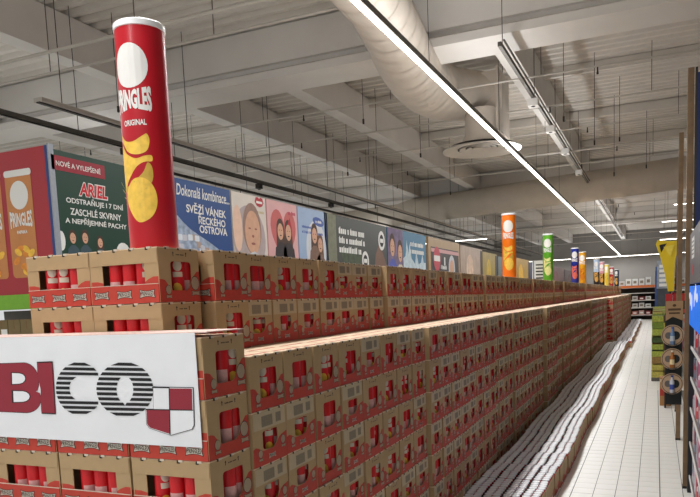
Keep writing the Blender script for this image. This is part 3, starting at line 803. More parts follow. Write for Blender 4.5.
# ------------------------------------------------------------------ giant advertising cans on the upper tier
def giant_can(x, y, label, main, accent, big=False, sub='', th_off=-.32, low=None, h=1.045):
    R = .113; z0 = ZM+.5+.002
    t = thing('giant_can', label, 'advertising can', (x, y, z0), 0, 'giant cans on the upper tier')
    n = 40 if big else 20
    m = mat('giant_'+main[0], main[1], .3, 0, .03, 3); a = mat('giant_acc_'+accent[0], accent[1], .45, 0, .12, 30)
    if low: lm = mat('giant_low_'+low[0], low[1], .35, 0, .04, 5)
    if low: MB().lathe([(R-.003, 0), (R, .006), (R, h*.5), (R, h-.03)], n, [1, 1, 0]).build('can_body', [m, lm], t, 40)
    else: MB().lathe([(R-.003, 0), (R, .006), (R, h-.03)], n, None).build('can_body', m, t, 40)
    MB().lathe([(R, h-.03), (R+.005, h-.028), (R+.005, h-.005), (R, h), (R-.01, h), (R-.012, h-.01), (0, h-.01)], n, None).build('can_lid', CLID, t, 40)
    th = math.atan2(-y, -x)+th_off
    Rr = R+.0012
    p, tr = tri2d([ell(0, 0, .086, .098, 28)])
    MB().wrap(p, tr, Rr, th, 0, h*.80).build('blank_oval', WHITE, t)
    v, tt, (x0, x1, y0, y1) = text2d('PRINGLES', .05, 3)
    w = .185; hh = .10
    pts = [((q[0]-(x0+x1)/2)*w/(x1-x0), (q[1]-(y0+y1)/2)*hh/(y1-y0)*(.8+.35*abs(2*(q[0]-(x0+x1)/2)/(x1-x0)))) for q in v]
    MB().wrap(pts, tt, Rr+.0006, th, 0, h*.655).build('lettering', WHITE, t)
    if sub:
        v, tt, (x0, x1, y0, y1) = text2d(sub, .03, 3); w = .115; hh = .026
        pts = [((q[0]-(x0+x1)/2)*w/(x1-x0), (q[1]-(y0+y1)/2)*hh/(y1-y0)) for q in v]
        MB().wrap(pts, tt, Rr+.0006, th+.05, 0, h*.555).build('lettering', WHITE, t)
    def chip(c, zc, mm, rr=0): 
        p, tr = tri2d([c]); MB().wrap(p, tr, Rr+.0004+rr, th, 0, zc).build('printed_chip', mm, t)
    k = h/1.045
    def sp(pts, n=5):
        out = []
        m2 = len(pts)
        for i in range(m2):
            p0, p1, p2, p3 = pts[i-1], pts[i], pts[(i+1) % m2], pts[(i+2) % m2]
            for j in range(n):
                u = j/n
                out.append(tuple(.5*((2*p1[c])+(-p0[c]+p2[c])*u+(2*p0[c]-5*p1[c]+4*p2[c]-p3[c])*u*u+(-p0[c]+3*p1[c]-3*p2[c]+p3[c])*u**3) for c in (0, 1)))
        return out
    # four curled crisps
    A = sp([(-.085, .035), (-.05, .005), (-.005, .0), (.04, .022), (.06, .03), (.07, .0), (.055, -.045), (.01, -.06), (-.04, -.045), (-.075, .0)])
    B = sp([(-.09, .07), (-.05, .035), (.0, .01), (.045, .02), (.075, .02), (.075, -.005), (.04, -.008), (.0, -.03), (-.05, -.085), (-.088, -.11)])
    C = sp([(-.09, -.06), (-.03, -.045), (.03, .0), (.055, .045), (.075, .02), (.07, -.04), (.02, -.085), (-.04, -.092), (-.08, -.08)])
    D = sp([(-.075, .0), (-.03, .07), (.03, .08), (.075, .04), (.088, -.03), (.06, -.095), (.0, -.12), (-.045, -.075)])
    a2 = mat('giant_acc2_'+accent[0], tuple(max(0, int(q*.86)) for q in accent[1]), .5, 0, .1, 30)
    chip(A, h*.475, a); chip(B, h*.39, a); chip(C, h*.335, a2, .0006); chip(D, h*.235, a, .0012)
    if not big: chip(ell(-.03, 0, .03, .02, 8), h*.40, a2, .0012)
    return t
def onx(X, Y, wx):
    mw = S.camera.matrix_world; f, py = 696.76, 381.02
    d = mw.to_3x3() @ Vector(((X-350)/f, -(Y-py)/f, -1)); s = wx/d.x
    return d.y*s, EYE+d.z*s
RED = ('red', (192, 28, 42)); YEL = ('yellow', (238, 196, 80))
giant_can(-2.207, 2.745, 'giant red crisp can with white lid, nearest of the display cans', RED, YEL, True, 'ORIGINAL', -.52, None, 1.022)
specs = [(509.5, 'giant orange crisp can with white lid on the upper tier', ('orange', (244, 124, 20)), YEL, None),
         (548.2, 'giant bright green crisp can beside the white framed board', ('green', (98, 176, 44)), ('cream', (226, 226, 150)), None),
         (575.0, 'giant dark blue crisp can beside a yellow one', ('blue', (36, 50, 150)), ('salmon', (220, 110, 90)), None),
         (582.5, 'giant amber yellow crisp can right beside the dark blue one', ('amber', (236, 170, 36)), ('rust', (222, 130, 20)), None),
         (596.5, 'giant pale blue and black crisp can', ('pale_blue', (178, 200, 228)), ('sand', (210, 160, 80)), ('black', (34, 30, 36))),
         (601.8, 'giant pink and black crisp can right of the pale blue one', ('pink', (214, 150, 160)), ('sand', (210, 160, 80)), ('black', (34, 30, 36))),
         (606.5, 'giant lemon yellow crisp can, slim, behind the pink one', ('lemon', (236, 216, 90)), ('gold', (226, 190, 60)), None),
         (611.5, 'giant dark red crisp can near the far end', ('crimson', (170, 34, 40)), ('sand', (210, 160, 80)), None),
         (616.5, 'giant black crisp can near the far end', ('charcoal', (46, 40, 46)), ('sand', (210, 160, 80)), None),
         (620, 'giant steel blue crisp can furthest along the display', ('steel', (90, 120, 170)), ('pale', (190, 200, 210)), None)]
for X, lab, m, a, low in specs:
    yy, _ = onx(X, 280, -2.22); yy = min(yy, 46.9)
    giant_can(-2.22, yy, lab, m, a, False, 'CRISPS' if False else '', -.12, low)
yb, _ = onx(538, 270, -2.5)
t = thing('framed_board', 'white framed notice board leaning beside the giant green can', 'board', (-2.42, yb, ZM+.502), -.95)
MB().box((0, 0, .24), (.03, .46, .48)).build('board_panel', WHITE, t)
for yy in (-.21, .21): MB().box((.018, yy, .24), (.012, .03, .48)).build('board_frame', mat('frame_blue', (120, 140, 190), .5), t)
for k in range(5): MB().box((.0165, 0, .09+.075*k), (.003, .3, .03)).build('printed_line', DARKST, t)

# ------------------------------------------------------------------ advertising panels on the shelf run to the left
PX = -5.0; PB = EYE+.10; PT = EYE+1.485
SK = mat('print_skin', (206, 160, 132), .6, 0, .06, 12); SKL = mat('print_skin_light', (226, 190, 168), .6, 0, .05, 12); HAIR = mat('print_hair', (72, 50, 40), .6, 0, .15, 20)
TXW = mat('print_white', (226, 226, 222), .6, 0, 0)
def pmat(n, c, v=.04): return mat('panel_'+n, c, .45, 0, v, 4)
def panel(y0, y1, label, m, top=PT, thick=.05, bottom=PB, edge=None):
    t = thing('advertising_panel', label, 'sign', (PX, y0, bottom), 0, 'advertising panels on the shelf run')
    w = y1-y0-.012; h = top-bottom
    MB().bx(-thick, 0, .0, w, 0, h).build('board', m, t)
    if edge: MB().bx(-thick, .004, -.0, .03, 0, h).build('board_edge', edge, t)
    return t, Frame((0, 0, 0), (0, 1, 0), (0, 0, 1)), w, h
def bars(F, t, y0, y1, z, h, m=TXW, seed=0):
    """print too small to read: letter-sized strokes"""
    rn = random.Random(seed); b = MB(); x = y0
    while x < y1:
        w = rn.uniform(.35, .75)*h
        b.flat(F, [[(x, z), (x+w*.8, z), (x+w*.8, z+h*rn.choice((.7, .7, 1))), (x, z+h*.7)]], 0, .0015); x += w
        if rn.random() < .16: x += h*.4
    b.build('small_print', m, t)
def person(F, t, x, z, s, hair=HAIR, top=None, skin=SK, long=True):
    o = MB()
    if top is not None: MB().flat(F, [sp2([(x-.75*s, z-1.75*s), (x-.62*s, z-1.0*s), (x-.22*s, z-.66*s), (x+.22*s, z-.66*s), (x+.62*s, z-1.0*s), (x+.75*s, z-1.75*s)])], 0, .0018).build('printed_clothes', top, t)
    MB().flat(F, [ell(x, z+.05*s, .44*s, .60*s, 16)]+([] if not long else [])).build('printed_hair', hair, t, None, (0.0014, 0, 0))
    if long: MB().flat(F, [[(x-.44*s, z), (x-.5*s, z-1.1*s), (x-.2*s, z-1.0*s), (x+.2*s, z-1.0*s), (x+.5*s, z-1.1*s), (x+.44*s, z)]], 0, .0013).build('printed_hair', hair, t)
    MB().flat(F, [ell(x, z-.08*s, .33*s, .46*s, 16)], 0, .0022).build('printed_face', skin, t)
    f = MB()
    for dx in (-.13, .13): f.flat(F, [ell(x+dx*s, z, .045*s, .03*s, 8)], 0, .003)
    f.flat(F, [ell(x, z-.29*s, .12*s, .035*s, 8)], 0, .003); f.build('printed_features', HAIR, t)
def sp2(l): return l
# green laundry panel
t, F, w, h = panel(4.86, 6.42, 'dark green panel with white laundry slogan and red ribbon, left of the giant red can', pmat('green', (20, 58, 44)))
MB().bx(.0, .004, .004, .675, 1.205, 1.335).build('ribbon', mat('ribbon_red', (150, 34, 50), .5), t)
MB().text(F, 'NOVÉ A VYLEPŠENÉ', .335, 1.272, .56, .058, 0, .006, .015, 3).build('lettering', TXW, t)
MB().text(F, 'ARIEL', .51, 1.07, .385, .14, 0, .0016, .075, 3, .15).build('lettering', TXW, t)
MB().text(F, 'ARIEL', .51, 1.07, .365, .12, 0, .0024, .035, 3, .15).build('lettering', mat('letter_red', (200, 30, 44), .5), t)
for k, s in enumerate(('ODSTRAŇUJE I 7 DNÍ', 'ZASCHLÉ SKVRNY', 'A NEPŘÍJEMNÉ PACHY')):
    MB().text(F, s, .525, .95-.094*k, (.76, .68, .82)[k], (.078, .078, .078)[k], 0, .002, .02, 3).build('lettering', TXW, t)
for (x, z, q, l) in ((.19, .61, .11, False), (.345, .62, .11, False), (.54, .585, .10, True)): person(F, t, x, z, q, HAIR, pmat('cloth%d' % int(x*100), (60, 80, 90)), SK, l)
MB().flat(F, [ell(.05, .57, .045, .09, 16)], 0, .002).build('printed_cushion', TXW, t); MB().flat(F, [ell(.86, .5, .1, .1, 14)], 0, .002).build('printed_cushion', TXW, t)
for k in range(6): MB().flat(F, [[(1.05, 1.02), (.90+.02*k, 1.22-.075*k), (.91+.02*k, 1.20-.075*k)]], 0, .002).build('printed_ray', mat('ray_gold', (176, 170, 120), .5), t)
# blue
t, F, w, h = panel(6.45, 7.78, 'dark blue panel with white breeze slogan right of the giant red can', pmat('blue', (24, 66, 128)))
MB().text(F, 'Dokonalá kombinace...', .76, 1.262, 1.08, .13, 0, .002, .012, 3, .12).build('lettering', TXW, t)
for k, (s, ww, cx) in enumerate((('SVĚŽÍ VÁNEK', .82, .79), ('ŘECKÉHO', .57, .89), ('OSTROVA', .59, .91))):
    MB().text(F, s, cx, 1.08-.118*k, ww, (.125, .12, .092)[k], 0, .002, .022, 3).build('lettering', TXW, t)
MB().flat(F, [[(0, .3), (1.05, .3), (1.0, .62), (.80, .70), (.62, .76), (.45, .82), (.3, .9), (.12, 1.02), (0, 1.08)]], 0, .0014).build('printed_island', mat('island', (150, 164, 186), .6, 0, .35, 14), t)
rn = random.Random(3)
for k in range(16):
    a = rn.uniform(.02, .7); b = rn.uniform(.5, max(.56, .92-a*.42)); MB().flat(F, [rrect(a, b, a+.09, b+.07, .01, 1)], 0, .002+.0002*k).build('printed_house', mat('house_%d' % (k % 3), ((214, 220, 228), (190, 190, 200), (170, 150, 140))[k % 3], .6), t)
# baby
t, F, w, h = panel(7.80, 8.67, 'cream panel with a sleeping baby photograph and red lip-shaped logo', pmat('cream', (214, 204, 194)))
F = F.at(0, .34)
MB().flat(F, [ell(.40, .46, .41, .44, 28)], 0, .0012).build('printed_disc', mat('print_mauve', (176, 160, 160), .6, 0, .1, 8), t)
MB().flat(F, [ell(.115, .58, .11, .30, 20)], 0, .002).build('printed_face', SKL, t)
MB().flat(F, [ell(.47, .60, .235, .34, 24)], 0, .0024).build('printed_hair', mat('print_hood', (150, 120, 108), .6, 0, .1, 9), t)
MB().flat(F, [ell(.48, .55, .195, .29, 24)], 0, .003).build('printed_face', SK, t)
f = MB()
for dx in (-.08, .08): f.flat(F, [ell(.48+dx, .60, .035, .012, 8)], 0, .0036)
f.flat(F, [ell(.48, .40, .055, .018, 8)], 0, .0036); f.flat(F, [ell(.48, .50, .03, .02, 8)], 0, .0036); f.build('printed_features', mat('print_shade', (150, 90, 80), .6), t)
MB().flat(F, [[(.2, 0), (.8, 0), (.72, .22), (.5, .30), (.3, .24)]], 0, .0034).build('printed_clothes', mat('print_cloth', (196, 200, 206), .6, 0, .1, 9), t)
MB().flat(F, [[(.57, .97), (.60, 1.03), (.65, 1.04), (.69, 1.02), (.73, 1.04), (.78, 1.03), (.81, .97), (.76, .92), (.69, .905), (.62, .92)]], 0, .0016).flat(F, [rrect(.61, .955, .77, .985, .01)], 1, .0022).build('lip_logo', [mat('logo_red', (176, 28, 44), .5), TXW], t)
bars(F, t, .62, .78, .82, .045, mat('gold_print', (190, 170, 130), .5), 4)
F = F.at(0, 0)
# pink heart
t, F, w, h = panel(8.69, 9.60, 'pink panel with two people inside a large red heart', pmat('pink', (216, 164, 164)))
F = F.at(0, .36)
hp = [(.46+.038*(16*math.sin(a)**3)*.62, .56+.028*(13*math.cos(a)-5*math.cos(2*a)-2*math.cos(3*a)-math.cos(4*a))*1.05) for a in [2*math.pi*k/40 for k in range(40)]]
hp = [(x, max(.01, y)) for x, y in hp]
MB().flat(F, [hp], 0, .0012).build('printed_heart', mat('print_coral', (196, 100, 98), .6, 0, .05, 6), t)
for x in (.36, .60): person(F, t, x, .62, .26, HAIR, mat('print_dark', (50, 40, 44), .6), SK, True)
bars(F, t, .62, .84, h-.52, .06, mat('logo_rose', (180, 50, 80), .5), 6)
MB().flat(F, [[(.56, h-.70), (.66, h-.56), (.72, h-.76)]], 0, .002).build('printed_sail', mat('logo_red', (176, 28, 44)), t)
# pale blue
t, F, w, h = panel(9.62, 10.62, 'pale blue panel with two people hugging in a white circle', pmat('sky', (152, 174, 206)), edge=None)
F = F.at(0, .34)
MB().flat(F, [[(x, max(.0, y)) for x, y in ell(.60, .42, .36, .46, 28)]], 0, .0012).build('printed_disc', mat('print_offwhite', (206, 208, 214), .6, 0, .04, 6), t)
person(F, t, .54, .66, .27, HAIR, mat('print_brown', (120, 90, 76), .6), SK, True); person(F, t, .74, .52, .25, mat('print_hair2', (104, 72, 54), .6), mat('print_brown', (120, 90, 76)), SK, True)
MB().flat(F, [ell(.70, h-.52, .2, .07, 20, 0, -.1)], 0, .0014).build('logo_oval', mat('logo_blue', (60, 86, 160), .5), t)
bars(F, t, .60, .80, h-.54, .05, TXW, 8); bars(F, t, .12, .85, h-.73, .045, mat('logo_blue', (60, 86, 160)), 9); bars(F, t, .12, .42, h-.65, .045, mat('logo_blue', (60, 86, 160)), 10)
MB().bx(-.03, .0, w-.06, w+.02, 0, h).build('board_edge', mat('edge_blue', (50, 76, 130), .5), t)
# dark olive
t, F, w, h = panel(10.66, 13.46, 'dark olive panel with three lines of white print and round badges', pmat('olive', (50, 52, 46)))
MB().bx(-.0, .003, 0, .34, 0, h).build('board_margin', mat('margin_sage', (122, 124, 104), .6, 0, .15, 10), t)
for k, (a, b) in enumerate(((.45, 1.6), (.45, 1.55), (.45, 1.38))): bars(F, t, a, b, h-.30-.16*k, .125, TXW, 20+k)
MB().flat(F, [[(.55, .4), (1.4, .4), (1.4, .78), (.55, .78)]], 0, .0014).build('printed_meadow', mat('print_meadow', (70, 80, 60), .6, 0, .4, 9), t)
for (cx, cz, r) in ((1.62, .66, .17), (2.5, h-.30, .18)):
    MB().flat(F, [ell(cx, cz, r, r*1.05, 24)], 0, .002).flat(F, [ell(cx, cz, r*.62, r*.66, 20)], 1, .0028).flat(F, [rrect(cx-r*.5, cz-r*.22, cx+r*.5, cz+r*.22, .02)], 0, .0034).build('round_badge', [TXW, INK], t)
MB().flat(F, [[(2.05, .3), (2.15, .8), (2.35, 1.0), (2.55, .85), (2.75, .6), (2.78, .3)]], 0, .0014).build('printed_figure', mat('print_brown', (120, 90, 76)), t)
# sea blue with characters
t, F, w, h = panel(13.5, 16.1, 'sea blue panel with white town skyline and people at its left edge', pmat('sea', (50, 112, 146)))
MB().flat(F, [[(0, 0), (.95, 0), (.95, h), (0, h)]], 0, .0012).build('printed_scene', mat('print_violet', (116, 100, 130), .6, 0, .3, 6), t)
for (x, z, c) in ((.28, 1.02, (80, 90, 170)), (.75, .92, (206, 196, 170))): person(F, t, x, z, .40, HAIR, mat('pc%d' % int(x*100), c, .6), SK, False)
F = F.at(0, .40)
MB().flat(F, [[(.95, 0), (2.55, 0), (2.55, .35), (2.4, .35), (2.3, .55), (2.2, .35), (2.0, .3), (1.85, .6), (1.75, .3), (1.5, .42), (1.4, .75), (1.3, .5), (1.2, .8), (1.1, .45), (.95, .4)]], 0, .0016).build('printed_skyline', mat('print_pale', (190, 206, 214), .6, 0, .2, 10), t)
F = F.at(0, -.4); bars(F, t, 1.45, 2.4, h-.30, .12, TXW, 31); bars(F, t, 1.45, 2.35, h-.46, .12, TXW, 32)
# framed dark board and the remaining panels
t, F, w, h = panel(16.3, 19.2, 'dark panel in a tan frame with pink stripe and round badge', pmat('tan', (168, 138, 100)))
MB().bx(0, .005, .2, w-.12, 0, h-.22).build('board_face', mat('panel_char', (54, 46, 48), .5), t)
MB().bx(.005, .008, .2, w-.12, h-.34, h-.25).build('printed_stripe', mat('print_pinkstripe', (206, 160, 160), .6), t)
F2 = F.at(0, .12, .009)
MB().flat(F2, [ell(.68, h-.62, .30, .30, 20)], 0, 0).flat(F2, [rrect(.42, h-.68, .94, h-.54, .02)], 1, .001).flat(F2, [[(.55, h-.9), (.68, h-1.1), (.8, h-.9)]], 0, .0).build('round_badge', [mat('badge_rose', (190, 80, 90), .6), TXW], t)
MB().flat(F2, [ell(2.05, .55, .32, .36, 20)], 0, 0).flat(F2, [ell(2.05, .55, .2, .24, 20)], 1, .001).build('printed_plate', [mat('print_cloth', (196, 200, 206)), SK], t)
bars(F2, t, 1.0, 1.5, .52, .12, TXW, 40); bars(F2, t, 1.3, 1.45, .62, .3, TXW, 41)
more = [(19.3, 22.0, 'beige panel with pale blossom print', (170, 148, 130)), (22.05, 24.2, 'mustard yellow panel with a dark edge', (160, 136, 56)), (24.4, 27.4, 'grey green panel with a standing figure left of the giant orange can', (104, 112, 110)), (27.5, 30.9, 'second mustard yellow panel right of the giant orange can', (176, 138, 44)), (31.0, 33.4, 'navy panel right of the second mustard panel', (40, 46, 78)), (33.6, 37.0, 'dim grey brown panel left of the giant green can', (108, 98, 92)), (37.2, 43.6, 'maroon brown panel right of the giant green can', (92, 60, 56)), (43.8, 50, 'dark brown panel beside the giant dark blue can', (70, 54, 50))]
for k, (a, b, lab, c) in enumerate(more):
    t, F, w, h = panel(a, b, lab, pmat('m%d' % k, c, .12), top=PT-.02-.05*(k % 3))
    MB().bx(0, .006, w-.25, w, 0, h-.05).build('board_edge', mat('panel_char', (54, 46, 48)), t)
    MB().flat(F, [ell(w*.4, h*.5, w*.16, h*.34, 18)], 0, .002).build('printed_figure', mat('pf%d' % k, tuple(min(255, int(q*1.25)) for q in c), .6, 0, .2, 6), t)
# shelf run carrying the panels, with red end cap
t = thing('shelf_run', 'long dark shelf run carrying the advertising panels behind the display', 'shelf', (-5.55, 4.95, 0))
MB().bx(-.5, .5, .15, 46, 0, EYE+.05).build('shelf_back', mat('shelf_grey', (96, 92, 88), .6), t)
for z in (.3, .75, 1.2, 1.65): MB().bx(.5, .68, .15, 46, z, z+.03).build('shelf_board', mat('shelf_pale', (170, 166, 160), .5), t)
MB().bx(-.6, .62, -.30, .15, EYE-.45, EYE-.42).build('shelf_board', mat('shelf_pale', (170, 166, 160)), t)
t = thing('end_cap_panel', 'red end cap panel with printed crisp cans at the left edge', 'sign', (-5.0, 4.85, EYE+.20))
FE = Frame((0, -.001, 0), (1, 0, 0), (0, 0, 1)); h = 1.315
MB().bx(-1.3, -.05, 0, .05, 0, h).build('board', mat('panel_red', (166, 44, 52), .45, 0, .03, 3), t)
MB().bx(-.05, .0, -.004, .05, -.12, h).build('board_edge', mat('edge_navy', (34, 62, 120), .45), t)
MB().bx(-.012, .004, -.008, .05, -.12, h+.01).build('board_edge_strip', mat('edge_silver', (150, 156, 166), .4), t)
MB().bx(-1.3, -.05, -.012, .05, -.14, 0).build('green_strip', mat('strip_green', (120, 176, 48), .5), t)
def printed_can(cx, c1, sub):
    m = mat('pcan_'+sub.lower(), c1, .5, 0, .06, 8); W2 = .165; z0 = .155; z1 = 1.14
    MB().flat(FE, [rrect(cx-W2, z0, cx+W2, z1-.03, .04)], 0, .0015).build('printed_can', m, t)
    MB().flat(FE, [rrect(cx-W2-.008, z1-.06, cx+W2+.008, z1, .025)], 0, .003).build('printed_lid', TXW, t)
    MB().flat(FE, [ell(cx, z1-.23, .115, .13, 24)], 0, .003).build('blank_oval', TXW, t)
    MB().text(FE, 'PRINGLES', cx, z1-.45, .28, .12, 0, .003, .03, 2, 0, .35).build('lettering', TXW, t)
    MB().text(FE, sub, cx, z1-.565, .13, .03, 0, .003, .03, 2).build('lettering', TXW, t)
    rn = random.Random(5)
    for k in range(9):
        a, b = rn.uniform(-.08, .08), rn.uniform(.18, .42)
        MB().flat(FE, [ell(cx+a*1.3, b+.02, .05, .03, 12, 0, rn.uniform(-.7, .7))], 0, .003+.0003*k).build('printed_chip', CHIP if k % 2 else CHIPD, t)
printed_can(-.41, (196, 130, 74), 'PAPRIKA')
printed_can(-.80, (150, 30, 70), 'BBQ' if False else 'PAPRIKA')
for k, x in enumerate((-5.62, -5.46, -5.30)):
    c = thing('carton', ('plain brown carton with a white label at the left edge', 'plain brown carton in the middle below the red end cap', 'plain brown carton right, beside the stacked crisp cases')[k], 'box', (x, 4.82, EYE-.42), 0, 'plain cartons below the red panel')
    MB().bx(-.076, .076, -.12, .0, 0, .385).build('carton_body', mat('olive_carton', (116, 100, 66), .7, 0, .06, 20), c)
    MB().bx(-.004, .004, -.122, .0, .30, .387).build('carton_seam', KRAFT_IN, c)
    if k == 0: MB().bx(-.01, .066, -.1225, -.1195, .17, .30).build('label', TXW, c)

# ------------------------------------------------------------------ right side of the aisle
def post(x, y, z0, z1, w, d, label, parent_m=WOOD):
    t = thing('timber_post', label, 'post', (x, y, z0), 0, 'timber posts right of the aisle')
    MB().bx(-w/2, w/2, -d/2, d/2, 0, z1-z0).build('post_body', parent_m, t)
    MB().bx(-w/2-.004, w/2+.004, -d/2-.004, d/2+.004, 0, .03).build('post_foot', DARKST, t)
    return t
post(.292, 7.7, 0, 4.1, .055, .09, 'tall timber post nearest the camera, right of the round plaques')
post(.285, 10.2, 0, 4.0, .055, .09, 'tall timber post behind the black plaque board')
post(.33, 12.6, 0, 3.6, .055, .09, 'tall timber post furthest along, beside the yellow hook sign')
t = thing('plaque_board', 'black board with three round wooden plaques beside the aisle', 'display board', (.182, 9.0, .66))
MB().bx(-.07, .105, 0, .04, 0, 1.03).build('board', mat('board_black', (26, 30, 30), .6), t)
PLY = mat('plywood', (196, 166, 136), .6, 0, .06, 20)
MB().bx(.06, .09, .04, 1.155, .7, .73).build('bracket', DARKST, t)
FP = Frame((0, -.001, 0), (1, 0, 0), (0, 0, 1))
MB().prism(FP, [[(-.075, .99), (0, 1.04), (.11, .99), (.11, 1.22), (-.075, 1.22)]], 0, .02).build('wooden_plaque', mat('plaque_wood', (176, 142, 104), .6, 0, .06, 20), t)
MB().flat(FP, [ell(.017, 1.17, .02, .016, 10)], 0, .021).flat(FP, [rrect(-.05, 1.11, .085, 1.135, .004)], 0, .021).flat(FP, [rrect(-.04, 1.07, .075, 1.09, .004)], 0, .021).build('plaque_print', mat('burnt_print', (90, 66, 44), .7), t)
for k, z in enumerate((.82, .545, .25)):
    d = MB().prism(FP, [ell(0, z, .122, .125, 32)], 0.001, .018).build('round_plaque', PLY, t)
    MB().prism(FP, [ell(0, z, .112, .115, 32), ell(0, z, .105, .108, 32)], .0181, .0195).build('plaque_ring', mat('burnt_print', (90, 66, 44)), d)
    MB().prism(FP, [ell(.035, z, .045, .05, 20)], .0181, .0195).build('plaque_hole', mat('board_black', (26, 30, 30)), d)
    MB().prism(FP, [ell(-.045, z, .035, .04, 16)], .0181, .0195).build('plaque_mark', mat('mark_grey', (110, 104, 100), .6), d)
    MB().bx(-.05, .05, -.05, -.001, z-.115, z-.105).build('plaque_ledge', STEEL, d)
    b = thing('bottle', ('clear blue bottle on the top round plaque', 'amber bottle on the middle round plaque', 'white bottle with blue cap on the bottom round plaque')[k], 'bottle', (.182, 8.972, .66+z-.1045), 0, 'bottles on the round plaques')
    c = ((110, 140, 180), (176, 110, 50), (214, 216, 226))[k]
    MB().lathe([(.022, 0), (.026, .01), (.026, .13), (.012, .16), (.012, .185)], 12, None).build('bottle_body', mat('bottle_%d' % k, c, .2, 0, .05), b, 40)
    MB().lathe([(.014, .185), (.014, .205), (0, .205)], 12, None).build('bottle_cap', mat('cap_%d' % k, ((60, 90, 160), (230, 220, 200), (50, 70, 150))[k], .4), b, 40)
    MB().lathe([(.0265, .04), (.0265, .10)], 12, None).build('bottle_label', mat('blabel_%d' % k, ((190, 200, 210), (240, 220, 170), (70, 90, 170))[k], .5), b, 40)
# near shelf unit at the right edge
t = thing('shelf_unit', 'dark shelf unit with white shelf edges at the right edge of the picture', 'shelf', (.60, 6.35, 0))
DKS = mat('shelf_dark', (40, 42, 50), .6)
MB().bx(-.30, .3, 1.15, 1.25, 0, 2.30).build('end_panel', DKS, t)
MB().bx(.28, .32, -1.3, 1.15, 0, 2.3).build('back_panel', DKS, t)
MB().bx(-.28, .32, -1.34, -1.30, 0, 2.3).build('end_panel', DKS, t)
SHZ = (.18, .52, .86, 1.16, 1.46)
for z in SHZ:
    s = MB().bx(-.28, .28, -1.3, 1.15, z-.018, z).build('shelf_board', mat('shelf_mid', (120, 116, 114), .5), t)
    MB().bx(-.288, -.28, -1.3, 1.15, z-.022, z+.006).build('price_rail', WHITE, s)
MB().bx(-.29, -.25, -1.3, -1.25, 0, 2.3).build('upright', DARKST, t)
cols_p = [(200, 60, 70), (226, 224, 230), (206, 130, 160), (190, 190, 200), (150, 40, 50), (120, 130, 150), (226, 200, 190)]
kk = 0
names = ('red', 'white', 'pink', 'pale grey', 'maroon', 'slate', 'peach')
for si, z in enumerate(SHZ):
    for j in range(11):
        y = 5.2+.21*j; c = (si*3+j) % 7; hh = (.23, .2, .25, .22)[(si+j) % 4]
        tall = (si+j) % 3 == 0
        b = thing('product_bottle' if tall else 'product_pack', '%s %s on the right shelf unit, %s shelf up, %s from the near end' % (names[c], 'bottle' if tall else 'pack', nth(si+1), nth(j+1)), 'bottle' if tall else 'package', (.60-.215, y, z+.0005), 0, 'goods on the right shelf unit')
        m = mat('prod_%d' % c, cols_p[c], .35, 0, .05, 20)
        if tall:
            MB().lathe([(.045, 0), (.055, .02), (.055, hh*.62), (.022, hh*.8), (.022, hh*.88)], 14, None).build('bottle_body', m, b, 40)
            MB().lathe([(.026, hh*.88), (.026, hh), (0, hh)], 12, None).build('bottle_cap', CLID, b, 40)
            MB().lathe([(.056, hh*.16), (.056, hh*.5)], 14, None).build('bottle_label', mat('prod_%d' % ((c+1) % 7), cols_p[(c+1) % 7], .35, 0, .05, 20), b, 40)
        else:
            MB().bx(-.05, .05, -.075, .075, 0, hh).build('pack_body', m, b)
            MB().bx(-.0515, -.05, -.055, .055, hh*.3, hh*.75).build('pack_label', mat('prod_%d' % ((c+2) % 7), cols_p[(c+2) % 7], .35, 0, .05, 20), b)
# lit blue sign and grey header above the near shelf
t = thing('lit_sign', 'bright blue lit header with white splash on the near shelf unit', 'sign', (.295, 5.3, 1.68))
MB().bx(0, .05, 0, 2.15, 0, .36).build('sign_face', mat('sign_blue', (20, 110, 220), .4, 0, .1, 4, emit=.55), t)
FSg = Frame((0, 2.15, 0), (0, -1, 0), (0, 0, 1))
rn = random.Random(9)
for k in range(7):
    a = rn.uniform(.1, 1.9); b2 = rn.uniform(.20, .34)
    MB().flat(FSg, [ell(a, b2, rn.uniform(.06, .16), rn.uniform(.03, .08), 12)], 0, .002+.0003*k).build('printed_splash', mat('splash_white', (226, 236, 250), .4, emit=.3), t)
t = thing('header_panel', 'grey header panel with a white notice and red dot above the blue sign', 'sign', (.295, 5.3, 2.06))
MB().bx(0, .05, 0, 2.15, 0, .46).build('panel', mat('header_grey', (104, 102, 106), .5), t)
MB().bx(-.003, 0, 1.35, 1.75, .22, .40).build('notice', TXW, t); MB().flat(FSg, [ell(.62, .12, .10, .05, 14)], 0, .003).build('red_dot', mat('dot_red', (196, 50, 60), .5), t)
for k in range(4): MB().bx(-.005, -.003, 1.42, 1.68, .25+.035*k, .262+.035*k).build('notice_line', STEEL, t)
t = thing('navy_banner', 'tall navy banner panel behind the nearest timber post', 'banner', (.345, 7.55, 2.32))
MB().bx(0, .6, 0, .04, 0, 1.7).build('panel', mat('navy_panel', (24, 44, 96), .5), t); MB().bx(-.02, 0, 0, .05, 0, 1.75).build('panel_edge', DARKST, t)
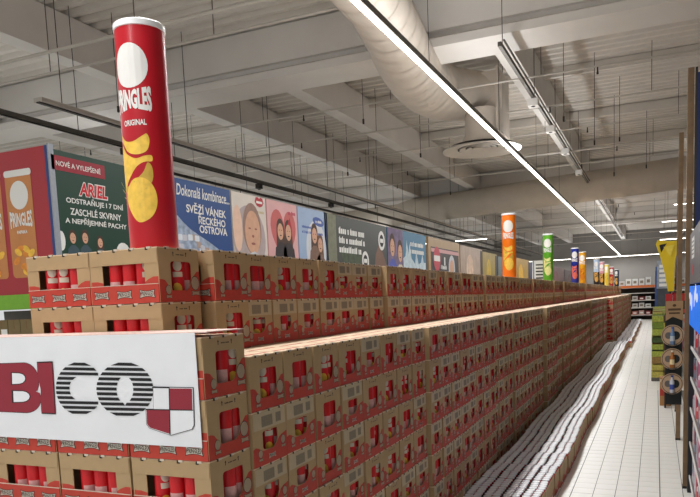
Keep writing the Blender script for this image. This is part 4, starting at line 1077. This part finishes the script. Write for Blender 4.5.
# goods past the black board: stacks of green and yellow packs
gi = 0
for j in range(9):
    y = 17.0+1.05*j
    t = thing('pack_tower', 'tower of green and yellow packs right of the aisle, %s from the camera' % nth(j+1), 'packages', (.12, y, 0), 0, 'green and yellow towers')
    tower = t
    MB().bx(-.2, .3, -.2, .2, 0, .08).build('tower_base', STEEL, t)
    for r in range(9):
        for q in range(4 if j < 4 else 2):
            for e in range(2 if j < 4 else 1):
                wq = .38/(4 if j < 4 else 2); we = .48/(2 if j < 4 else 1); ci = random.randrange(6)
                c = ((120, 146, 50), (186, 176, 80), (70, 92, 44), (150, 120, 60), (90, 64, 50), (166, 180, 70))[ci]
                MB().bx(-.2+we*e+random.uniform(0, .015), -.205+we*(e+1), -.19+wq*q, -.195+wq*(q+1), .081+.155*r, .081+.155*r+random.uniform(.11, .15)).build('pack', mat('tower_%d' % ci, c, .45, 0, .3, 30), t)
t = thing('floor_box', 'open brown cardboard box on the floor left of the black plaque board', 'box', (.165, 13.3, 0))
bxm = mat('plain_carton', (178, 130, 80), .7, 0, .05, 15)
MB().bx(-.09, .09, -.12, .12, 0, .5).build('carton_body', bxm, t); MB().bx(-.092, .092, -.121, .121, .42, .47).build('carton_tape', KTOP, t); MB().bx(-.09, .02, -.121, -.119, .18, .3).build('carton_print', KRED, t)
t = thing('shelf_run', 'long shelf run on the right behind the towers and posts', 'shelf', (.95, 15.2, 0))
MB().bx(0, .4, 0, 34, 0, 2.1).build('shelf_back', mat('shelf_grey', (96, 92, 88)), t)
for z in (.2, .65, 1.1, 1.55, 2.0): MB().bx(-.4, 0, 0, 34, z-.03, z).build('shelf_board', mat('shelf_pale', (170, 166, 160)), t)
rn = random.Random(21)
for si, z in enumerate((.2, .65, 1.1, 1.55)):
    for j in range(14):
        q = rn.choice((0, 1, 2, 3, 4, 5, 6)); hh = rn.uniform(.24, .36)
        o = thing('product_pack', '%s pack on the far right shelf run, %s shelf up, %s along' % (names[q], nth(si+1), nth(j+1)), 'package', (.67, 15.6+1.3*j, z+.0005), 0, 'packs on the far right shelf run')
        MB().bx(-.1, .1, -.5, .5, 0, hh).build('pack_body', mat('prod_%d' % q, cols_p[q], .35, 0, .05, 20), o); MB().bx(-.1015, -.1, -.4, .4, hh*.3, hh*.7).build('pack_label', mat('prod_%d' % ((q+3) % 7), cols_p[(q+3) % 7], .35, 0, .05, 20), o)
# yellow hook-shaped sign
t = thing('hook_sign', 'large yellow hook-shaped sign with black notch beyond the posts', 'sign', (.0, 14.0, 1.98))
Y1 = mat('sign_yellow', (238, 206, 30), .4, 0, .04, 4)
FH = Frame((0, 0, 0), (1, 0, 0), (0, 0, 1))
MB().prism(FH, [[(.20, 0), (.30, 0), (.31, .55), (.34, .68), (.42, .74), (.42, .9), (.2, .9), (.02, .93), (-.01, .86), (.07, .62), (.15, .30)]], -.08, .0).build('sign_body', Y1, t)
MB().prism(FH, [[(.05, .84), (.17, .86), (.08, .70)]], .0, .006).build('sign_notch', BLACK, t)
MB().prism(FH, [[(.31, .02), (.42, .02), (.42, .66), (.34, .62), (.325, .5)]], -.07, -.01).build('sign_infill', mat('navy_panel', (24, 44, 96)), t)
MB().prism(FH, [[(.12, .8), (.30, .83), (.24, .62), (.18, .70)]], .0, .02).build('sign_ridge', mat('sign_yellow_light', (248, 224, 80), .4), t)
MB().bx(.22, .26, -.06, -.02, -1.98, 0).build('sign_pole', DARKST, t)
for k, (x, c, n) in enumerate(((.20, (190, 40, 44), 'red'), (.31, (170, 30, 36), 'dark red'), (.42, (200, 60, 50), 'bright red'))):
    t = thing('display_box', '%s box standing under the yellow hook sign' % n, 'box', (x, 13.0, 1.62), 0, 'red boxes under the hook sign')
    MB().bx(-.05, .05, -.06, .06, 0, .32).build('box_body', mat('dbox%d' % k, c, .5), t); MB().bx(-.04, .04, -.0615, -.06, .06, .2).build('box_label', INK, t)
t = thing('display_rack', 'dark rack carrying the red boxes under the yellow sign', 'rack', (.31, 13.0, 0))
MB().bx(-.17, .17, -.08, .08, 1.59, 1.62).build('rack_shelf', DARKST, t)
for x in (-.15, .15): MB().bx(x-.015, x+.015, -.06, .06, 0, 1.59).build('rack_leg', DARKST, t)

# ------------------------------------------------------------------ pallet rack at the far end
rack = t = thing('pallet_rack', 'orange and blue pallet rack against the back wall', 'rack', (0, 52, 0))
OR = mat('rack_orange', (214, 110, 50), .5); BL = mat('rack_blue', (40, 80, 150), .5)
for x in (-6.2, -3.1, .0, 3.1):
    for y in (0, 1.0): MB().bx(x-.06, x+.06, y-.05, y+.05, 0, 3.3).build('upright', BL, t)
for a in (-6.2, -3.1, 0):
    MB().bx(a+.06, a+3.04, -.06, .02, EYE+.18, EYE+.34).build('load_beam', OR, t); MB().bx(a+.06, a+3.04, -.02, 1.0, EYE+.32, EYE+.345).build('deck', WOOD, t)
    for z in (.35, .85, 1.35, 1.85):
        MB().bx(a+.06, a+3.04, -.06, .95, z-.05, z).build('shelf_board', mat('rack_shelf', (206, 200, 190), .5), t)
rn = random.Random(11)
for si, z in enumerate((.35, .85, 1.35, EYE+.346)):
    for j in range(13):
        x = -3.0+.42*j
        if abs(x) < .1: x += .2
        top = si == 3
        hh = rn.uniform(.3, .55) if top else rn.uniform(.2, .32)
        c = rn.choice(((222, 220, 216), (226, 226, 224), (206, 200, 196))) if top or si in (1, 2) and rn.random() < .5 else rn.choice(((206, 160, 150), (150, 60, 60), (210, 206, 200), (120, 110, 100), (190, 120, 110)))
        o = thing('stored_box', '%s stored box on the back rack, %s, %s from the left' % ('pale' if min(c) > 190 else 'coloured', ('low shelf', 'second shelf', 'third shelf', 'top deck')[si], nth(j+1)), 'box', (x, 52.3, z+.0005), 0, 'boxes on the back rack')
        MB().bx(-.17, .17, -.2, .2, 0, hh).build('box_body', mat('sb_%d_%d_%d' % c, c, .6), o); MB().bx(-.1, .1, -.202, -.2, hh*.3, hh*.7).build('box_label', WHITE if min(c) < 190 else CODE, o)
MB().bx(-6.1, 3.0, .96, .99, 0, EYE+.16).build('back_panel', mat('rack_dark', (70, 62, 58), .7), rack)
t = thing('product_column', 'grey blue column of shrink-wrapped goods beside the yellow hook sign', 'column', (.22, 26.6, 0))
MB().bx(-.2, .2, -.2, .2, 0, 2.05).build('pallet_load', mat('wrap_grey', (70, 74, 80), .35, 0, .2, 6), t)
MB().bx(-.20, .20, -.18, .18, 2.05, 3.0).build('wrapped_top', mat('wrap_pale', (150, 158, 168), .3, 0, .25, 8), t)
MB().bx(-.24, -.20, -.2, .2, 0, 2.8).build('column_edge', BL, t)
for k in range(5): MB().bx(-.12, .12, -.1835, -.18, 2.12+.16*k, 2.22+.16*k).build('white_mark', WHITE, t)
